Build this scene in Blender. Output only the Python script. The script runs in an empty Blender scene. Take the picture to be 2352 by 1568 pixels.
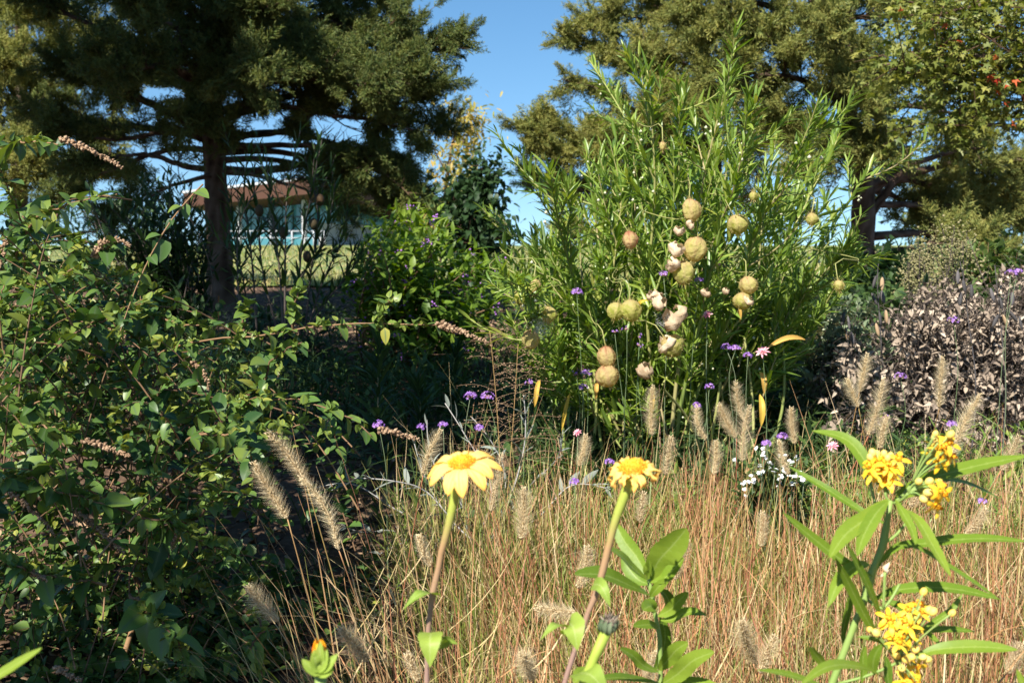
import bpy, math
import numpy as np

R = np.random.default_rng(7)
C = bpy.context.scene.collection
PI = math.pi

# ------------------------------------------------------------------ camera model (view units 2352 x 1568)
FP, CX, CY, HOR = 2600.0, 1176.0, 784.0, 600.0
CAMZ = 1.3
TH = math.atan((CY - HOR) / FP)
cT, sT = math.cos(TH), math.sin(TH)


def P(u, v, y):
    a = (u - CX) / FP
    b = (CY - v) / FP
    k = y / (cT + b * sT)
    return np.array([a * k, y, CAMZ + k * (b * cT - sT)])


def PP(pts, y=None):
    return np.array([P(p[0], p[1], (p[2] if len(p) > 2 else y)) for p in pts])


GY = [-60, 0, 1.5, 2.5, 3.5, 4.5, 8, 12, 15, 80, 160, 400]
GZ = [0, 0, .12, .28, .42, .58, .70, .75, .92, 2.40, 2.6, 2.0]


def gz(x, y):
    return np.interp(y, GY, GZ) + .03 * np.sin(x * 1.7 + y * .9) * np.cos(y * 1.3)


def ground(x, y, d=-.02):
    return np.array([x, y, float(gz(x, y)) + d])


def nrm(a):
    a = np.asarray(a, float)
    return a / np.maximum(np.linalg.norm(a, axis=-1, keepdims=True), 1e-9)


def rvec(n, s=1.0):
    return R.normal(size=(n, 3)) * s


def curve(pts, n):
    """smooth curve through pts (chord-length Hermite), n samples."""
    p = np.asarray(pts, float)
    d = np.maximum(np.linalg.norm(np.diff(p, axis=0), axis=1), 1e-6)
    if len(p) == 2:
        t = np.linspace(0, 1, n)[:, None]
        return p[0] * (1 - t) + p[1] * t
    v = np.diff(p, axis=0) / d[:, None]
    m = np.empty_like(p)
    m[1:-1] = (v[:-1] * d[1:, None] + v[1:] * d[:-1, None]) / (d[:-1] + d[1:])[:, None]
    m[0] = 1.5 * v[0] - .5 * m[1]
    m[-1] = 1.5 * v[-1] - .5 * m[-2]
    l = np.concatenate([[0], np.cumsum(d)])
    g = np.linspace(0, l[-1], n)
    i = np.clip(np.searchsorted(l, g, side='right') - 1, 0, len(d) - 1)
    f = ((g - l[i]) / d[i])[:, None]
    h = d[i][:, None]
    return ((1 + 2 * f) * (1 - f) ** 2 * p[i] + f * (1 - f) ** 2 * h * m[i]
            + f * f * (3 - 2 * f) * p[i + 1] + f * f * (f - 1) * h * m[i + 1])


even = curve


def tangents(p):
    return nrm(np.gradient(p, axis=0))


# ------------------------------------------------------------------ geometry collector
class Geo:
    def __init__(s):
        s.V, s.Q, s.T, s.ti, s.mi, s.mq, s.mt, s.n = [], [], [], [], [], [], [], 0

    def add(s, V, Q=None, T=None, tint=.5, mid=0., mat=0):
        V = np.asarray(V, float).reshape(-1, 3)
        k = len(V)
        s.V.append(V)
        s.ti.append(np.broadcast_to(np.asarray(tint, float), (k,)))
        s.mi.append(np.broadcast_to(np.asarray(mid, float), (k,)))
        if Q is not None and len(Q):
            s.Q.append(np.asarray(Q, int).reshape(-1, 4) + s.n)
            s.mq.append(np.full(len(s.Q[-1]), mat))
        if T is not None and len(T):
            s.T.append(np.asarray(T, int).reshape(-1, 3) + s.n)
            s.mt.append(np.full(len(s.T[-1]), mat))
        s.n += k

    def inst(s, tpl, pos, d, up, sc, tint=.5, mat=0, midadd=None):
        """place template copies: local Y along d, local Z towards up."""
        pos = np.asarray(pos, float).reshape(-1, 3)
        N = len(pos)
        if N == 0:
            return
        d = nrm(np.broadcast_to(np.asarray(d, float), (N, 3)))
        up = np.broadcast_to(np.asarray(up, float), (N, 3))
        X = np.cross(d, up)
        bad = np.linalg.norm(X, axis=1) < 1e-5
        X[bad] = np.cross(d[bad], [.3, .8, .5])
        X = nrm(X)
        Z = np.cross(X, d)
        sc = np.asarray(sc, float)
        if sc.ndim == 1 and len(sc) == N:
            sc = np.repeat(sc[:, None], 3, 1)
        sc = np.broadcast_to(sc, (N, 3))
        v = tpl['V']
        k = len(v)
        W = (pos[:, None, :]
             + (v[None, :, 0] * sc[:, :1])[..., None] * X[:, None, :]
             + (v[None, :, 1] * sc[:, 1:2])[..., None] * d[:, None, :]
             + (v[None, :, 2] * sc[:, 2:])[..., None] * Z[:, None, :])
        off = (np.arange(N) * k)[:, None, None]
        ti = np.broadcast_to(np.asarray(tint, float), (N,))
        Q = (tpl['Q'][None] + off).reshape(-1, 4) if len(tpl['Q']) else None
        T = (tpl['T'][None] + off).reshape(-1, 3) if len(tpl['T']) else None
        s.add(W.reshape(-1, 3), Q, T, np.repeat(ti, k), np.tile(tpl['mid'], N), mat)

    def tube(s, pts, r, sides=6, tint=.5, mat=0, mid=None, cap=True):
        p = np.asarray(pts, float)
        n = len(p)
        r = np.broadcast_to(np.asarray(r, float), (n,))
        t = tangents(p)
        ref = np.array([.31, .82, .48])
        if abs(np.dot(nrm(p[-1] - p[0]), ref)) > .9:
            ref = np.array([.9, -.3, .2])
        X = nrm(np.cross(t, ref))
        Y = np.cross(t, X)
        a = np.arange(sides) * 2 * PI / sides
        V = p[:, None] + r[:, None, None] * (np.cos(a)[None, :, None] * X[:, None] + np.sin(a)[None, :, None] * Y[:, None])
        i = np.arange(n - 1)[:, None] * sides
        j = np.arange(sides)[None]
        jn = (j + 1) % sides
        Q = np.stack([i + j, i + jn, i + sides + jn, i + sides + j], -1).reshape(-1, 4)
        T = None
        if cap and sides > 2:
            b = (n - 1) * sides
            T = [[b, b + q, b + q + 1] for q in range(1, sides - 1)] + [[0, q + 1, q] for q in range(1, sides - 1)]
        m = np.repeat(np.linspace(0, 1, n), sides) if mid is None else mid
        s.add(V.reshape(-1, 3), Q, T, tint, m, mat)

    def build(s, name, mats, parent=None, loc=None, smooth=True):
        V = np.concatenate(s.V) if s.V else np.zeros((0, 3))
        if parent is not None:
            V = V - np.array(parent.location)
        elif loc is not None:
            V = V - np.asarray(loc)
        Q = np.concatenate(s.Q) if s.Q else np.zeros((0, 4), int)
        T = np.concatenate(s.T) if s.T else np.zeros((0, 3), int)
        me = bpy.data.meshes.new(name)
        me.vertices.add(len(V))
        me.vertices.foreach_set('co', V.astype(np.float32).ravel())
        nl = 4 * len(Q) + 3 * len(T)
        me.loops.add(nl)
        me.loops.foreach_set('vertex_index', np.concatenate([Q.ravel(), T.ravel()]).astype(np.int32))
        me.polygons.add(len(Q) + len(T))
        st = np.concatenate([np.arange(len(Q)) * 4, 4 * len(Q) + np.arange(len(T)) * 3]).astype(np.int32)
        me.polygons.foreach_set('loop_start', st)
        mi = np.concatenate([np.concatenate(s.mq) if s.mq else np.zeros(0), np.concatenate(s.mt) if s.mt else np.zeros(0)]).astype(np.int32)
        me.polygons.foreach_set('material_index', mi)
        me.polygons.foreach_set('use_smooth', np.full(len(mi), smooth))
        for nm, arr in (('tint', s.ti), ('mid', s.mi)):
            at = me.attributes.new(nm, 'FLOAT', 'POINT')
            at.data.foreach_set('value', np.concatenate(arr).astype(np.float32))
        for m in (mats if isinstance(mats, (list, tuple)) else [mats]):
            me.materials.append(m)
        me.update(calc_edges=True)
        o = bpy.data.objects.new(name, me)
        C.objects.link(o)
        if parent is not None:
            o.parent = parent
            # a part of a part: coordinates are already local to the top thing
            q = parent
            off = np.zeros(3)
            while q.parent is not None:
                q = q.parent
                off += np.array(q.location)
            if off.any():
                co = np.empty(len(V) * 3, np.float32)
                me.vertices.foreach_get('co', co)
                co = co.reshape(-1, 3) - off.astype(np.float32)
                me.vertices.foreach_set('co', co.ravel())
        elif loc is not None:
            o.location = loc
        return o


def thing(name, label, cat, loc, group=None):
    o = bpy.data.objects.new(name, None)
    C.objects.link(o)
    o.empty_display_size = .05
    o.location = [float(q) for q in loc]
    tag(o, label, cat, group)
    return o


def tag(o, label, cat, group=None):
    o['label'] = label
    o['category'] = cat
    if group:
        o['group'] = group


# ------------------------------------------------------------------ materials
def ramp_node(nt, stops):
    r = nt.nodes.new('ShaderNodeValToRGB')
    e = r.color_ramp.elements
    while len(e) < len(stops):
        e.new(.5)
    for k, (pos, col) in enumerate(stops):
        e[k].position = pos
        e[k].color = (*col, 1)
    return r


def mat(name, cols, trans=0., rough=.5, spec=.3, rib=None, grad=None, noise=(0, 20), bump=0., tcol=None):
    """cols: list of colours over 'tint'; rib: colour where 'mid' is 1; grad: colours over 'mid' mixed with tint."""
    m = bpy.data.materials.new(name)
    m.use_nodes = True
    nt = m.node_tree
    nt.nodes.clear()
    L = nt.links.new
    out = nt.nodes.new('ShaderNodeOutputMaterial')
    bs = nt.nodes.new('ShaderNodeBsdfPrincipled')
    at = nt.nodes.new('ShaderNodeAttribute')
    at.attribute_name = 'tint'
    am = nt.nodes.new('ShaderNodeAttribute')
    am.attribute_name = 'mid'
    n = len(cols)
    rp = ramp_node(nt, [(k / max(n - 1, 1), c) for k, c in enumerate(cols)] if n > 1 else [(0, cols[0]), (1, cols[0])])
    fac = at.outputs['Fac']
    nz = None
    if noise[0] > 0 or bump > 0:
        tc = nt.nodes.new('ShaderNodeTexCoord')
        nz = nt.nodes.new('ShaderNodeTexNoise')
        nz.inputs['Scale'].default_value = noise[1]
        nz.inputs['Detail'].default_value = 4
        L(tc.outputs['Object'], nz.inputs['Vector'])
    if noise[0] > 0:
        ma = nt.nodes.new('ShaderNodeMath')
        ma.operation = 'MULTIPLY_ADD'
        ma.inputs[1].default_value = noise[0] * 2
        L(nz.outputs['Fac'], ma.inputs[0])
        sb = nt.nodes.new('ShaderNodeMath')
        sb.operation = 'SUBTRACT'
        sb.inputs[1].default_value = noise[0]
        L(fac, sb.inputs[0])
        L(sb.outputs[0], ma.inputs[2])
        fac = ma.outputs[0]
    L(fac, rp.inputs['Fac'])
    col = rp.outputs['Color']
    if rib is not None:
        mx = nt.nodes.new('ShaderNodeMix')
        mx.data_type = 'RGBA'
        pw = nt.nodes.new('ShaderNodeMath')
        pw.operation = 'POWER'
        pw.inputs[1].default_value = 6.0
        L(am.outputs['Fac'], pw.inputs[0])
        L(pw.outputs[0], mx.inputs['Factor'])
        L(col, mx.inputs['A'])
        mx.inputs['B'].default_value = (*rib, 1)
        col = mx.outputs['Result']
    if grad is not None:
        g = ramp_node(nt, grad['stops'])
        L(am.outputs['Fac'], g.inputs['Fac'])
        mx = nt.nodes.new('ShaderNodeMix')
        mx.data_type = 'RGBA'
        mx.inputs['Factor'].default_value = grad.get('mix', .6)
        L(col, mx.inputs['A'])
        L(g.outputs['Color'], mx.inputs['B'])
        col = mx.outputs['Result']
    L(col, bs.inputs['Base Color'])
    bs.inputs['Roughness'].default_value = rough
    bs.inputs['Specular IOR Level'].default_value = spec
    if bump > 0:
        bp = nt.nodes.new('ShaderNodeBump')
        bp.inputs['Strength'].default_value = bump
        bp.inputs['Distance'].default_value = .01
        L(nz.outputs['Fac'], bp.inputs['Height'])
        L(bp.outputs['Normal'], bs.inputs['Normal'])
    if trans > 0:
        tr = nt.nodes.new('ShaderNodeBsdfTranslucent')
        hs = nt.nodes.new('ShaderNodeHueSaturation')
        hs.inputs['Saturation'].default_value = 1.15
        hs.inputs['Value'].default_value = 1.3
        L(col, hs.inputs['Color'])
        L(hs.outputs['Color'], tr.inputs['Color'])
        ms = nt.nodes.new('ShaderNodeMixShader')
        ms.inputs[0].default_value = trans
        L(bs.outputs[0], ms.inputs[1])
        L(tr.outputs[0], ms.inputs[2])
        L(ms.outputs[0], out.inputs['Surface'])
    else:
        L(bs.outputs[0], out.inputs['Surface'])
    return m


# ------------------------------------------------------------------ templates
def tpl(V, Q=(), T=(), mid=None):
    V = np.asarray(V, float)
    return dict(V=V, Q=np.asarray(Q, int).reshape(-1, 4), T=np.asarray(T, int).reshape(-1, 3),
                mid=np.zeros(len(V)) if mid is None else np.asarray(mid, float))


def leaf_tpl(n, w, a=.6, b=.9, droop=.15, fold=.25, wave=0., side=0., stalk=0.):
    V, Q, M = [], [], []
    tm = a / (a + b)
    pk = tm ** a * (1 - tm) ** b
    for i in range(n + 1):
        t = i / n
        h = max(w * .5 * (t ** a * (1 - t) ** b) / pk, .012 if i == 0 else .002)
        z = -droop * t * t
        x0 = side * t * t
        y = stalk + t * (1 - stalk)
        V += [(x0 - h, y, z + fold * h + wave * math.sin(t * 9)), (x0, y, z), (x0 + h, y, z + fold * h - wave * math.sin(t * 8 + 1))]
        M += [0, 1, 0]
    for i in range(n):
        k = i * 3
        Q += [(k, k + 1, k + 4, k + 3), (k + 1, k + 2, k + 5, k + 4)]
    return tpl(V, Q, mid=M)


OVATE = [leaf_tpl(5, .55 + .08 * k, .45, .85, d, f, side=sd, wave=.01) for k, (d, f, sd) in enumerate([(.12, .25, .04), (.3, .35, -.06), (.45, .15, .08), (.05, .5, 0)])]
LANCE = [leaf_tpl(5, .12 + .015 * k, .55, .8, d, f, side=sd) for k, (d, f, sd) in enumerate([(.05, .3, .05), (.2, .3, -.1), (.35, .25, .12), (.0, .5, -.03)])]
MEDL = [leaf_tpl(4, .30, .5, .8, d, f, side=sd) for d, f, sd in [(.1, .3, .05), (.3, .3, -.1), (.2, .4, .12)]]
DRY = [leaf_tpl(4, .5, .5, .8, d, f, side=sd, wave=.06) for d, f, sd in [(.5, .8, .2), (-.4, .9, -.2), (.7, .6, .1), (.2, 1.1, -.3)]]


def maple_tpl(seed):
    r = np.random.default_rng(seed)
    ang = np.array([-115, -80, -52, -28, 0, 28, 52, 80, 115]) * PI / 180
    rad = np.array([.45, .25, .7, .32, .8, .32, .7, .25, .45]) * (1 + .1 * r.normal(size=9))
    V = [(0, 0, 0)] + [(rr * math.sin(a), rr * math.cos(a), -.25 * rr * rr + .05 * r.normal()) for a, rr in zip(ang, rad)] + [(0, -.3, .1)]
    T = [(0, k, k + 1) for k in range(1, 9)]
    return tpl(np.array(V) + [0, .3, 0], T=T)


MAPLE = [maple_tpl(k) for k in range(4)]


def spray_tpl(seed, pairs=11, w=.030):
    """one feathery juniper spray: a bent axis with scale-leaf twiglets."""
    r = np.random.default_rng(seed)
    V, Q, M = [], [], []

    def quad(a, b, wd, m0, m1):
        a, b = np.array(a), np.array(b)
        d = nrm(b - a)
        x = nrm(np.cross(d, r.normal(size=3))) * wd
        k = len(V)
        c = a * .45 + b * .55
        V.extend([a - x * .4, c - x, b, c + x])
        M.extend([m0, (m0 + m1) / 2, m1, (m0 + m1) / 2])
        Q.append((k, k + 1, k + 2, k + 3))
    ax = [np.array([0, 0, 0.])]
    for i in range(4):
        ax.append(ax[-1] + np.array([r.normal() * .04, .25, .02 + r.normal() * .05]))
    ax = curve(ax, pairs + 1)
    for i in range(pairs):
        quad(ax[i], ax[i + 1], w * .6, 0, .3)
        t = i / pairs
        for sgn in (-1, 1):
            L = (.42 * (1 - t) + .12) * (1 + .3 * r.normal())
            d = nrm(np.array([sgn * (.8 + .2 * r.normal()), .75, .35 * r.normal() + .1]))
            q = ax[i] + d * L
            quad(ax[i], q, w * (.9 + .3 * r.random()), .2, 1)
            if L > .20:
                for g_ in (.35, .65):
                    m = ax[i] + d * L * g_
                    quad(m, m + nrm(d + r.normal(size=3) * .8) * L * .45, w * .8, .3, 1)
    quad(ax[-1], ax[-1] + np.array([0, .12, .03]), w, .5, 1)
    return tpl(V, Q, mid=M)


SPRAY = [spray_tpl(k) for k in range(5)]

OCT = tpl([(0, 0, 0), (.5, .5, 0), (0, .5, .5), (-.5, .5, 0), (0, .5, -.5), (0, 1, 0)],
          T=[(0, 2, 1), (0, 3, 2), (0, 4, 3), (0, 1, 4), (5, 1, 2), (5, 2, 3), (5, 3, 4), (5, 4, 1)], mid=[0, .5, .5, .5, .5, 1])


def ball_tpl(n=8, m=6, sx=1.):
    V, Q, M = [], [], []
    for i in range(m + 1):
        t = PI * i / m
        for j in range(n):
            a = 2 * PI * j / n
            rr = max(math.sin(t), .02)
            V.append((.5 * rr * math.cos(a) * sx, .5 - .5 * math.cos(t), .5 * rr * math.sin(a) * sx))
            M.append(i / m)
    for i in range(m):
        for j in range(n):
            Q.append((i * n + j, i * n + (j + 1) % n, (i + 1) * n + (j + 1) % n, (i + 1) * n + j))
    return tpl(V, Q, mid=M)


BALL = ball_tpl()
HAIR = tpl([(-.5, 0, 0), (.5, 0, 0), (0, 1, .1)], T=[(0, 1, 2)], mid=[0, 0, 1])


def pick(tpls, G, pos, d, up, sc, tint, mat=0):
    k = R.integers(0, len(tpls), len(pos))
    for q in range(len(tpls)):
        m = k == q
        if m.any():
            G.inst(tpls[q], pos[m], d[m], up[m], sc[m], tint[m], mat)


def shoot(G, pts, nleaf, L, tpls, ang=50, start=.1, end=1., opposite=True, upbias=.7, tint=(.5, .2), sizevar=.2, taper=.5, gold=0., mat=0, droop=0.):
    """leaves along a curve."""
    p = np.asarray(pts)
    t = np.linspace(start, end, nleaf)
    if opposite:
        t = np.repeat(t[::2], 2)[:nleaf]
    n = len(t)
    t = np.clip(t + R.normal(size=n) * .01, 0, 1)
    x = t * (len(p) - 1)
    i = np.minimum(x.astype(int), len(p) - 2)
    f = (x - i)[:, None]
    pos = p[i] * (1 - f) + p[i + 1] * f
    tg = tangents(p)[i]
    rf = nrm(np.cross(tg, [.2, .3, .93]))
    bn = np.cross(tg, rf)
    if opposite:
        ph = np.arange(n) % 2 * PI + (np.arange(n) // 2) * (PI / 2 if gold == 0 else gold) + R.normal(size=n) * .35 + R.random() * 6
    else:
        ph = np.arange(n) * 2.4 + R.normal(size=n) * .3 + R.random() * 6
    pr = rf * np.cos(ph)[:, None] + bn * np.sin(ph)[:, None]
    a = np.radians(ang + R.normal(size=n) * 14)
    a = a * (1 - .45 * t)
    d = tg * np.cos(a)[:, None] + pr * np.sin(a)[:, None]
    d[:, 2] -= droop
    up = nrm(tg * .5 + np.array([0, 0, upbias]) + R.normal(size=(n, 3)) * .25)
    sc = L * (1 - taper * np.abs(t - .35) ** 1.2) * (1 + sizevar * R.normal(size=n)).clip(.4, 1.6)
    pick(tpls, G, pos, d, up, sc, np.clip(tint[0] + tint[1] * R.normal(size=n), 0, 1), mat)


def to_view(p):
    """world points to view units, the inverse of P."""
    x, y, z = p[:, 0], p[:, 1], p[:, 2] - CAMZ
    f = y * cT - z * sT
    return np.stack([CX + FP * x / f, CY - FP * (y * sT + z * cT) / f], -1)


def in_poly(pt, poly):
    x, y = pt[:, 0], pt[:, 1]
    ins = np.zeros(len(pt), bool)
    j = len(poly) - 1
    for i in range(len(poly)):
        xi, yi = poly[i]
        xj, yj = poly[j]
        c = ((yi > y) != (yj > y)) & (x < (xj - xi) * (y - yi) / (yj - yi + 1e-9) + xi)
        ins ^= c
        j = i
    return ins


def sample_poly(poly, n):
    q = np.array(poly, float)
    lo, hi = q.min(0), q.max(0)
    out = np.zeros((0, 2))
    while len(out) < n:
        s = lo + (hi - lo) * R.random((n * 2, 2))
        out = np.vstack([out, s[in_poly(s, poly)]])
    return out[:n]


def blades(G, base, az, lean, length, curl, width, tint, segs=5, mat=0):
    """grass blades: curved tapering ribbons."""
    n = len(base)
    t = np.linspace(0, 1, segs + 1)
    a = lean[:, None] + curl[:, None] * t[None] ** 1.3
    ds = length[:, None] / segs
    hx = np.cumsum(np.sin(a) * ds, 1) - np.sin(a[:, :1]) * ds
    hz = np.cumsum(np.cos(a) * ds, 1) - np.cos(a[:, :1]) * ds
    dirx, diry = np.cos(az)[:, None], np.sin(az)[:, None]
    c = np.stack([base[:, :1] + hx * dirx, base[:, 1:2] + hx * diry, base[:, 2:] + hz], -1)
    tw = az + R.normal(size=n) * .5
    sd = np.stack([-np.sin(tw), np.cos(tw), np.zeros(n)], -1)[:, None]
    w = width[:, None] * (1 - t[None] ** 1.6) * .5 + .0002
    A, B = c - sd * w[..., None], c + sd * w[..., None]
    V = np.stack([A, B], 2).reshape(-1, 3)
    k = (segs + 1) * 2
    q = np.array([[2 * i, 2 * i + 1, 2 * i + 3, 2 * i + 2] for i in range(segs)])
    Q = (q[None] + (np.arange(n) * k)[:, None, None]).reshape(-1, 4)
    G.add(V, Q, None, np.repeat(tint, k), np.tile(np.repeat(t, 2), n), mat)
    return c


def path_leaf(G, pts, width, up=(-.1, -.6, .8), n=14, fold=.22, a=.75, b=.75, tint=.5, mat=0, wave=0.):
    """a large leaf grown along a hand-set path, base first."""
    p = curve(pts, n + 1)
    tg = tangents(p)
    X = nrm(np.cross(tg, np.asarray(up, float)))
    Z = np.cross(X, tg)
    t = np.linspace(0, 1, n + 1)
    tm = a / (a + b)
    h = width * .5 * (t ** a * (1 - t) ** b) / (tm ** a * (1 - tm) ** b)
    h = np.maximum(h, width * .03)
    h[-1] = width * .004
    cols = np.array([-1, -.78, -.52, -.27, -.05, 0, .05, .27, .52, .78, 1])
    ac = np.abs(cols)
    edge = 1 + .03 * R.normal(size=(n + 1, 2))
    hh = np.where(cols[None] < 0, h[:, None] * edge[:, :1], h[:, None] * edge[:, 1:])
    V = (p[:, None] + X[:, None] * (hh * cols[None])[..., None]
         + Z[:, None] * (h[:, None] * (fold * ac[None] ** 1.4) + wave * np.sin(t * 11 + 1)[:, None] * h[:, None] * cols[None])[..., None])
    i_ = np.arange(n + 1)[:, None]
    vein = ((i_ - np.round(5 * ac)[None]) % 5 == 0) & (ac[None] > .1) & (ac[None] < .95)
    m = np.where(ac[None] < .02, 1., np.where(ac[None] < .06, .86, np.where(vein, .80, .0)))
    m = np.broadcast_to(m, (n + 1, len(cols))).ravel()
    V = V + Z[:, None] * (h[:, None] * -.02 * vein)[..., None]
    k = len(cols)
    Q = [[i * k + j, i * k + j + 1, (i + 1) * k + j + 1, (i + 1) * k + j] for i in range(n) for j in range(k - 1)]
    G.add(V.reshape(-1, 3), Q, None, tint, m, mat)


# ------------------------------------------------------------------ world, sun, camera
S = nrm(np.array([-.33, -.66, .675]))      # towards the sun
w = bpy.data.worlds.new('World')
bpy.context.scene.world = w
w.use_nodes = True
nt = w.node_tree
bg = nt.nodes['Background']
sky = nt.nodes.new('ShaderNodeTexSky')
sky.sky_type = 'NISHITA'
sky.sun_disc = False
sky.sun_elevation = math.asin(S[2])
sky.sun_rotation = math.atan2(S[0], S[1])
sky.altitude = 200
sky.air_density = 1.0
sky.dust_density = .2
sky.ozone_density = 2.0
tc = nt.nodes.new('ShaderNodeTexCoord')
va = nt.nodes.new('ShaderNodeVectorMath')
va.operation = 'ADD'
va.inputs[1].default_value = (0, 0, .09)
vn = nt.nodes.new('ShaderNodeVectorMath')
vn.operation = 'NORMALIZE'
nt.links.new(tc.outputs['Generated'], va.inputs[0])
nt.links.new(va.outputs[0], vn.inputs[0])
nt.links.new(vn.outputs[0], sky.inputs['Vector'])
hs = nt.nodes.new('ShaderNodeHueSaturation')
hs.inputs['Saturation'].default_value = 1.22
hs.inputs['Hue'].default_value = .495
nt.links.new(sky.outputs[0], hs.inputs['Color'])
nt.links.new(hs.outputs[0], bg.inputs[0])
bg.inputs[1].default_value = .076
sl = bpy.data.lights.new('sun', 'SUN')
sl.energy = 5.0
sl.angle = math.radians(.5)
sl.color = (1, .95, .86)
so = bpy.data.objects.new('sun', sl)
C.objects.link(so)
from mathutils import Vector
so.rotation_euler = Vector(S).to_track_quat('Z', 'Y').to_euler()
so.location = (-6, -6, 12)

cd = bpy.data.cameras.new('camera')
cd.sensor_width = 36
cd.lens = 18 / (CX / FP)
cd.clip_end = 2000
cd.clip_start = .05
cd.dof.use_dof = True
cd.dof.focus_distance = 2.6
cd.dof.aperture_fstop = cd.lens / 1000 / .0045
co = bpy.data.objects.new('camera', cd)
C.objects.link(co)
co.location = (0, 0, CAMZ)
co.rotation_euler = (PI / 2 - TH, 0, 0)
sc = bpy.context.scene
sc.camera = co
sc.view_settings.view_transform = 'Standard'
sc.view_settings.look = 'None'
sc.view_settings.exposure = 1.1
sc.view_settings.gamma = 1
sc.cycles.use_denoising = True
sc.cycles.max_bounces = 6
sc.cycles.diffuse_bounces = 3
sc.cycles.transmission_bounces = 4

# ------------------------------------------------------------------ materials used
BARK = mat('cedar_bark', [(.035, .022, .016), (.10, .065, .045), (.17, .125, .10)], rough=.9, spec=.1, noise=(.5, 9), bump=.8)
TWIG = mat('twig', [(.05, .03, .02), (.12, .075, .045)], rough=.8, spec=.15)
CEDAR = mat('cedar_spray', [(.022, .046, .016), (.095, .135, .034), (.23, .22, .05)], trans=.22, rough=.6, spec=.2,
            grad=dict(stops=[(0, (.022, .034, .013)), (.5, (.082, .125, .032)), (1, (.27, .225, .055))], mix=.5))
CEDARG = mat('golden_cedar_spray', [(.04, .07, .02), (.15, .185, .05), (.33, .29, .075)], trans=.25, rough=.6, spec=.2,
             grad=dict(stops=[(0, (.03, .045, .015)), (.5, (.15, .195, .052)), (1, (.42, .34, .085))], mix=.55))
MAPLEM = mat('maple_leaf', [(.10, .14, .025), (.19, .215, .045), (.30, .29, .065)], trans=.35, rough=.45, spec=.35)
MAPLER = mat('red_maple_leaf', [(.45, .04, .02), (.55, .12, .04)], trans=.35, rough=.5, spec=.3)
YELL = mat('yellow_leaf', [(.26, .27, .06), (.40, .33, .08), (.45, .27, .08)], trans=.35, rough=.5)
BUSHL = mat('glossy_bush_leaf', [(.024, .062, .016), (.088, .165, .034), (.16, .225, .042), (.30, .29, .05)], trans=.24, rough=.40, spec=.32,
            rib=(.09, .14, .06))
BUSHW = mat('bush_twig', [(.10, .055, .03), (.24, .14, .07)], rough=.7)
SPIKE = mat('dried_spike', [(.16, .10, .06), (.28, .18, .11), (.40, .28, .18)], rough=.85, spec=.1)
BALL_L = mat('balloon_plant_leaf', [(.07, .14, .018), (.16, .25, .032), (.27, .345, .052), (.42, .40, .08)], trans=.34, rough=.38, spec=.45,
             rib=(.22, .32, .10))
BALL_S = mat('balloon_plant_stem', [(.16, .22, .05), (.28, .29, .09), (.30, .24, .12)], rough=.6)
POD = mat('seed_pod_skin', [(.32, .34, .06), (.50, .43, .16), (.52, .37, .18), (.36, .14, .08)], trans=.42, rough=.65, spec=.2, noise=(.24, 60), bump=.8)
HUSK = mat('open_husk', [(.46, .33, .20), (.64, .49, .33), (.76, .64, .47)], trans=.3, rough=.8, noise=(.3, 40), bump=.4)
FLUFF = mat('seed_fluff', [(.75, .74, .70), (.85, .85, .83)], trans=.3, rough=.9)
GRASS = mat('dry_grass', [(.09, .16, .02), (.20, .24, .04), (.45, .345, .15), (.60, .48, .26), (.38, .26, .14), (.48, .24, .105), (.31, .11, .065)], trans=.25, rough=.5, spec=.35,
            grad=dict(stops=[(0, (.20, .22, .04)), (.5, (.46, .33, .14)), (1, (.56, .38, .19))], mix=.10))
PLUMEM = mat('plume_bristle', [(.30, .21, .12), (.66, .54, .34), (.80, .70, .48)], trans=.42, rough=.6, spec=.2)
STALKM = mat('plume_stalk', [(.30, .22, .07), (.42, .24, .11), (.38, .12, .07)], rough=.55)
MULCH = mat('mulch', [(.035, .022, .016), (.09, .055, .036), (.17, .11, .07)], rough=.95, spec=.1, noise=(.6, 22), bump=.7)
CHIP = mat('wood_chip', [(.05, .032, .022), (.14, .09, .055), (.42, .28, .17)], rough=.9, spec=.1)
DEADL = mat('dead_leaf', [(.08, .062, .052), (.20, .155, .12), (.38, .30, .225), (.52, .43, .34)], trans=.15, rough=.8, spec=.12)
DEADS = mat('dead_stem', [(.05, .04, .035), (.13, .10, .08)], rough=.9)
SILV = mat('silver_leaf', [(.15, .17, .14), (.27, .30, .26)], trans=.15, rough=.7)
SILVS = mat('silver_stem', [(.20, .20, .18), (.38, .36, .34)], rough=.8)
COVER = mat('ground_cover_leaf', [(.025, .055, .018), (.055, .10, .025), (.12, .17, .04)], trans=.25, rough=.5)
BALL_L_SHADE = mat('shade_toned_balloon_leaf', [(.025, .055, .014), (.045, .085, .02), (.07, .11, .028)], trans=.2, rough=.5)  # balloon plant leaf with its shade mixed into a darker colour
PURP = mat('purple_floret', [(.22, .10, .42), (.40, .20, .60), (.52, .32, .66)], trans=.2, rough=.6)
PURPF = mat('faded_floret', [(.24, .13, .12), (.36, .20, .22), (.46, .25, .42)], rough=.8)
VSTEM = mat('verbena_stem', [(.10, .16, .06), (.17, .21, .12)], rough=.6)
PINK = mat('pink_petal', [(.80, .30, .38), (.85, .55, .55), (.78, .16, .28)], trans=.25, rough=.6)
WHITE = mat('white_petal', [(.74, .74, .74), (.82, .82, .80)], trans=.2, rough=.6)
YDISC = mat('yellow_disc', [(.65, .42, .05), (.75, .5, .08)], rough=.7)
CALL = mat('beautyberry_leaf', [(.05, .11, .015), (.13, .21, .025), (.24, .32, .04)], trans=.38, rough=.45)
BERRY = mat('purple_berry', [(.20, .07, .30), (.36, .15, .48)], rough=.3, spec=.5)
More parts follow.
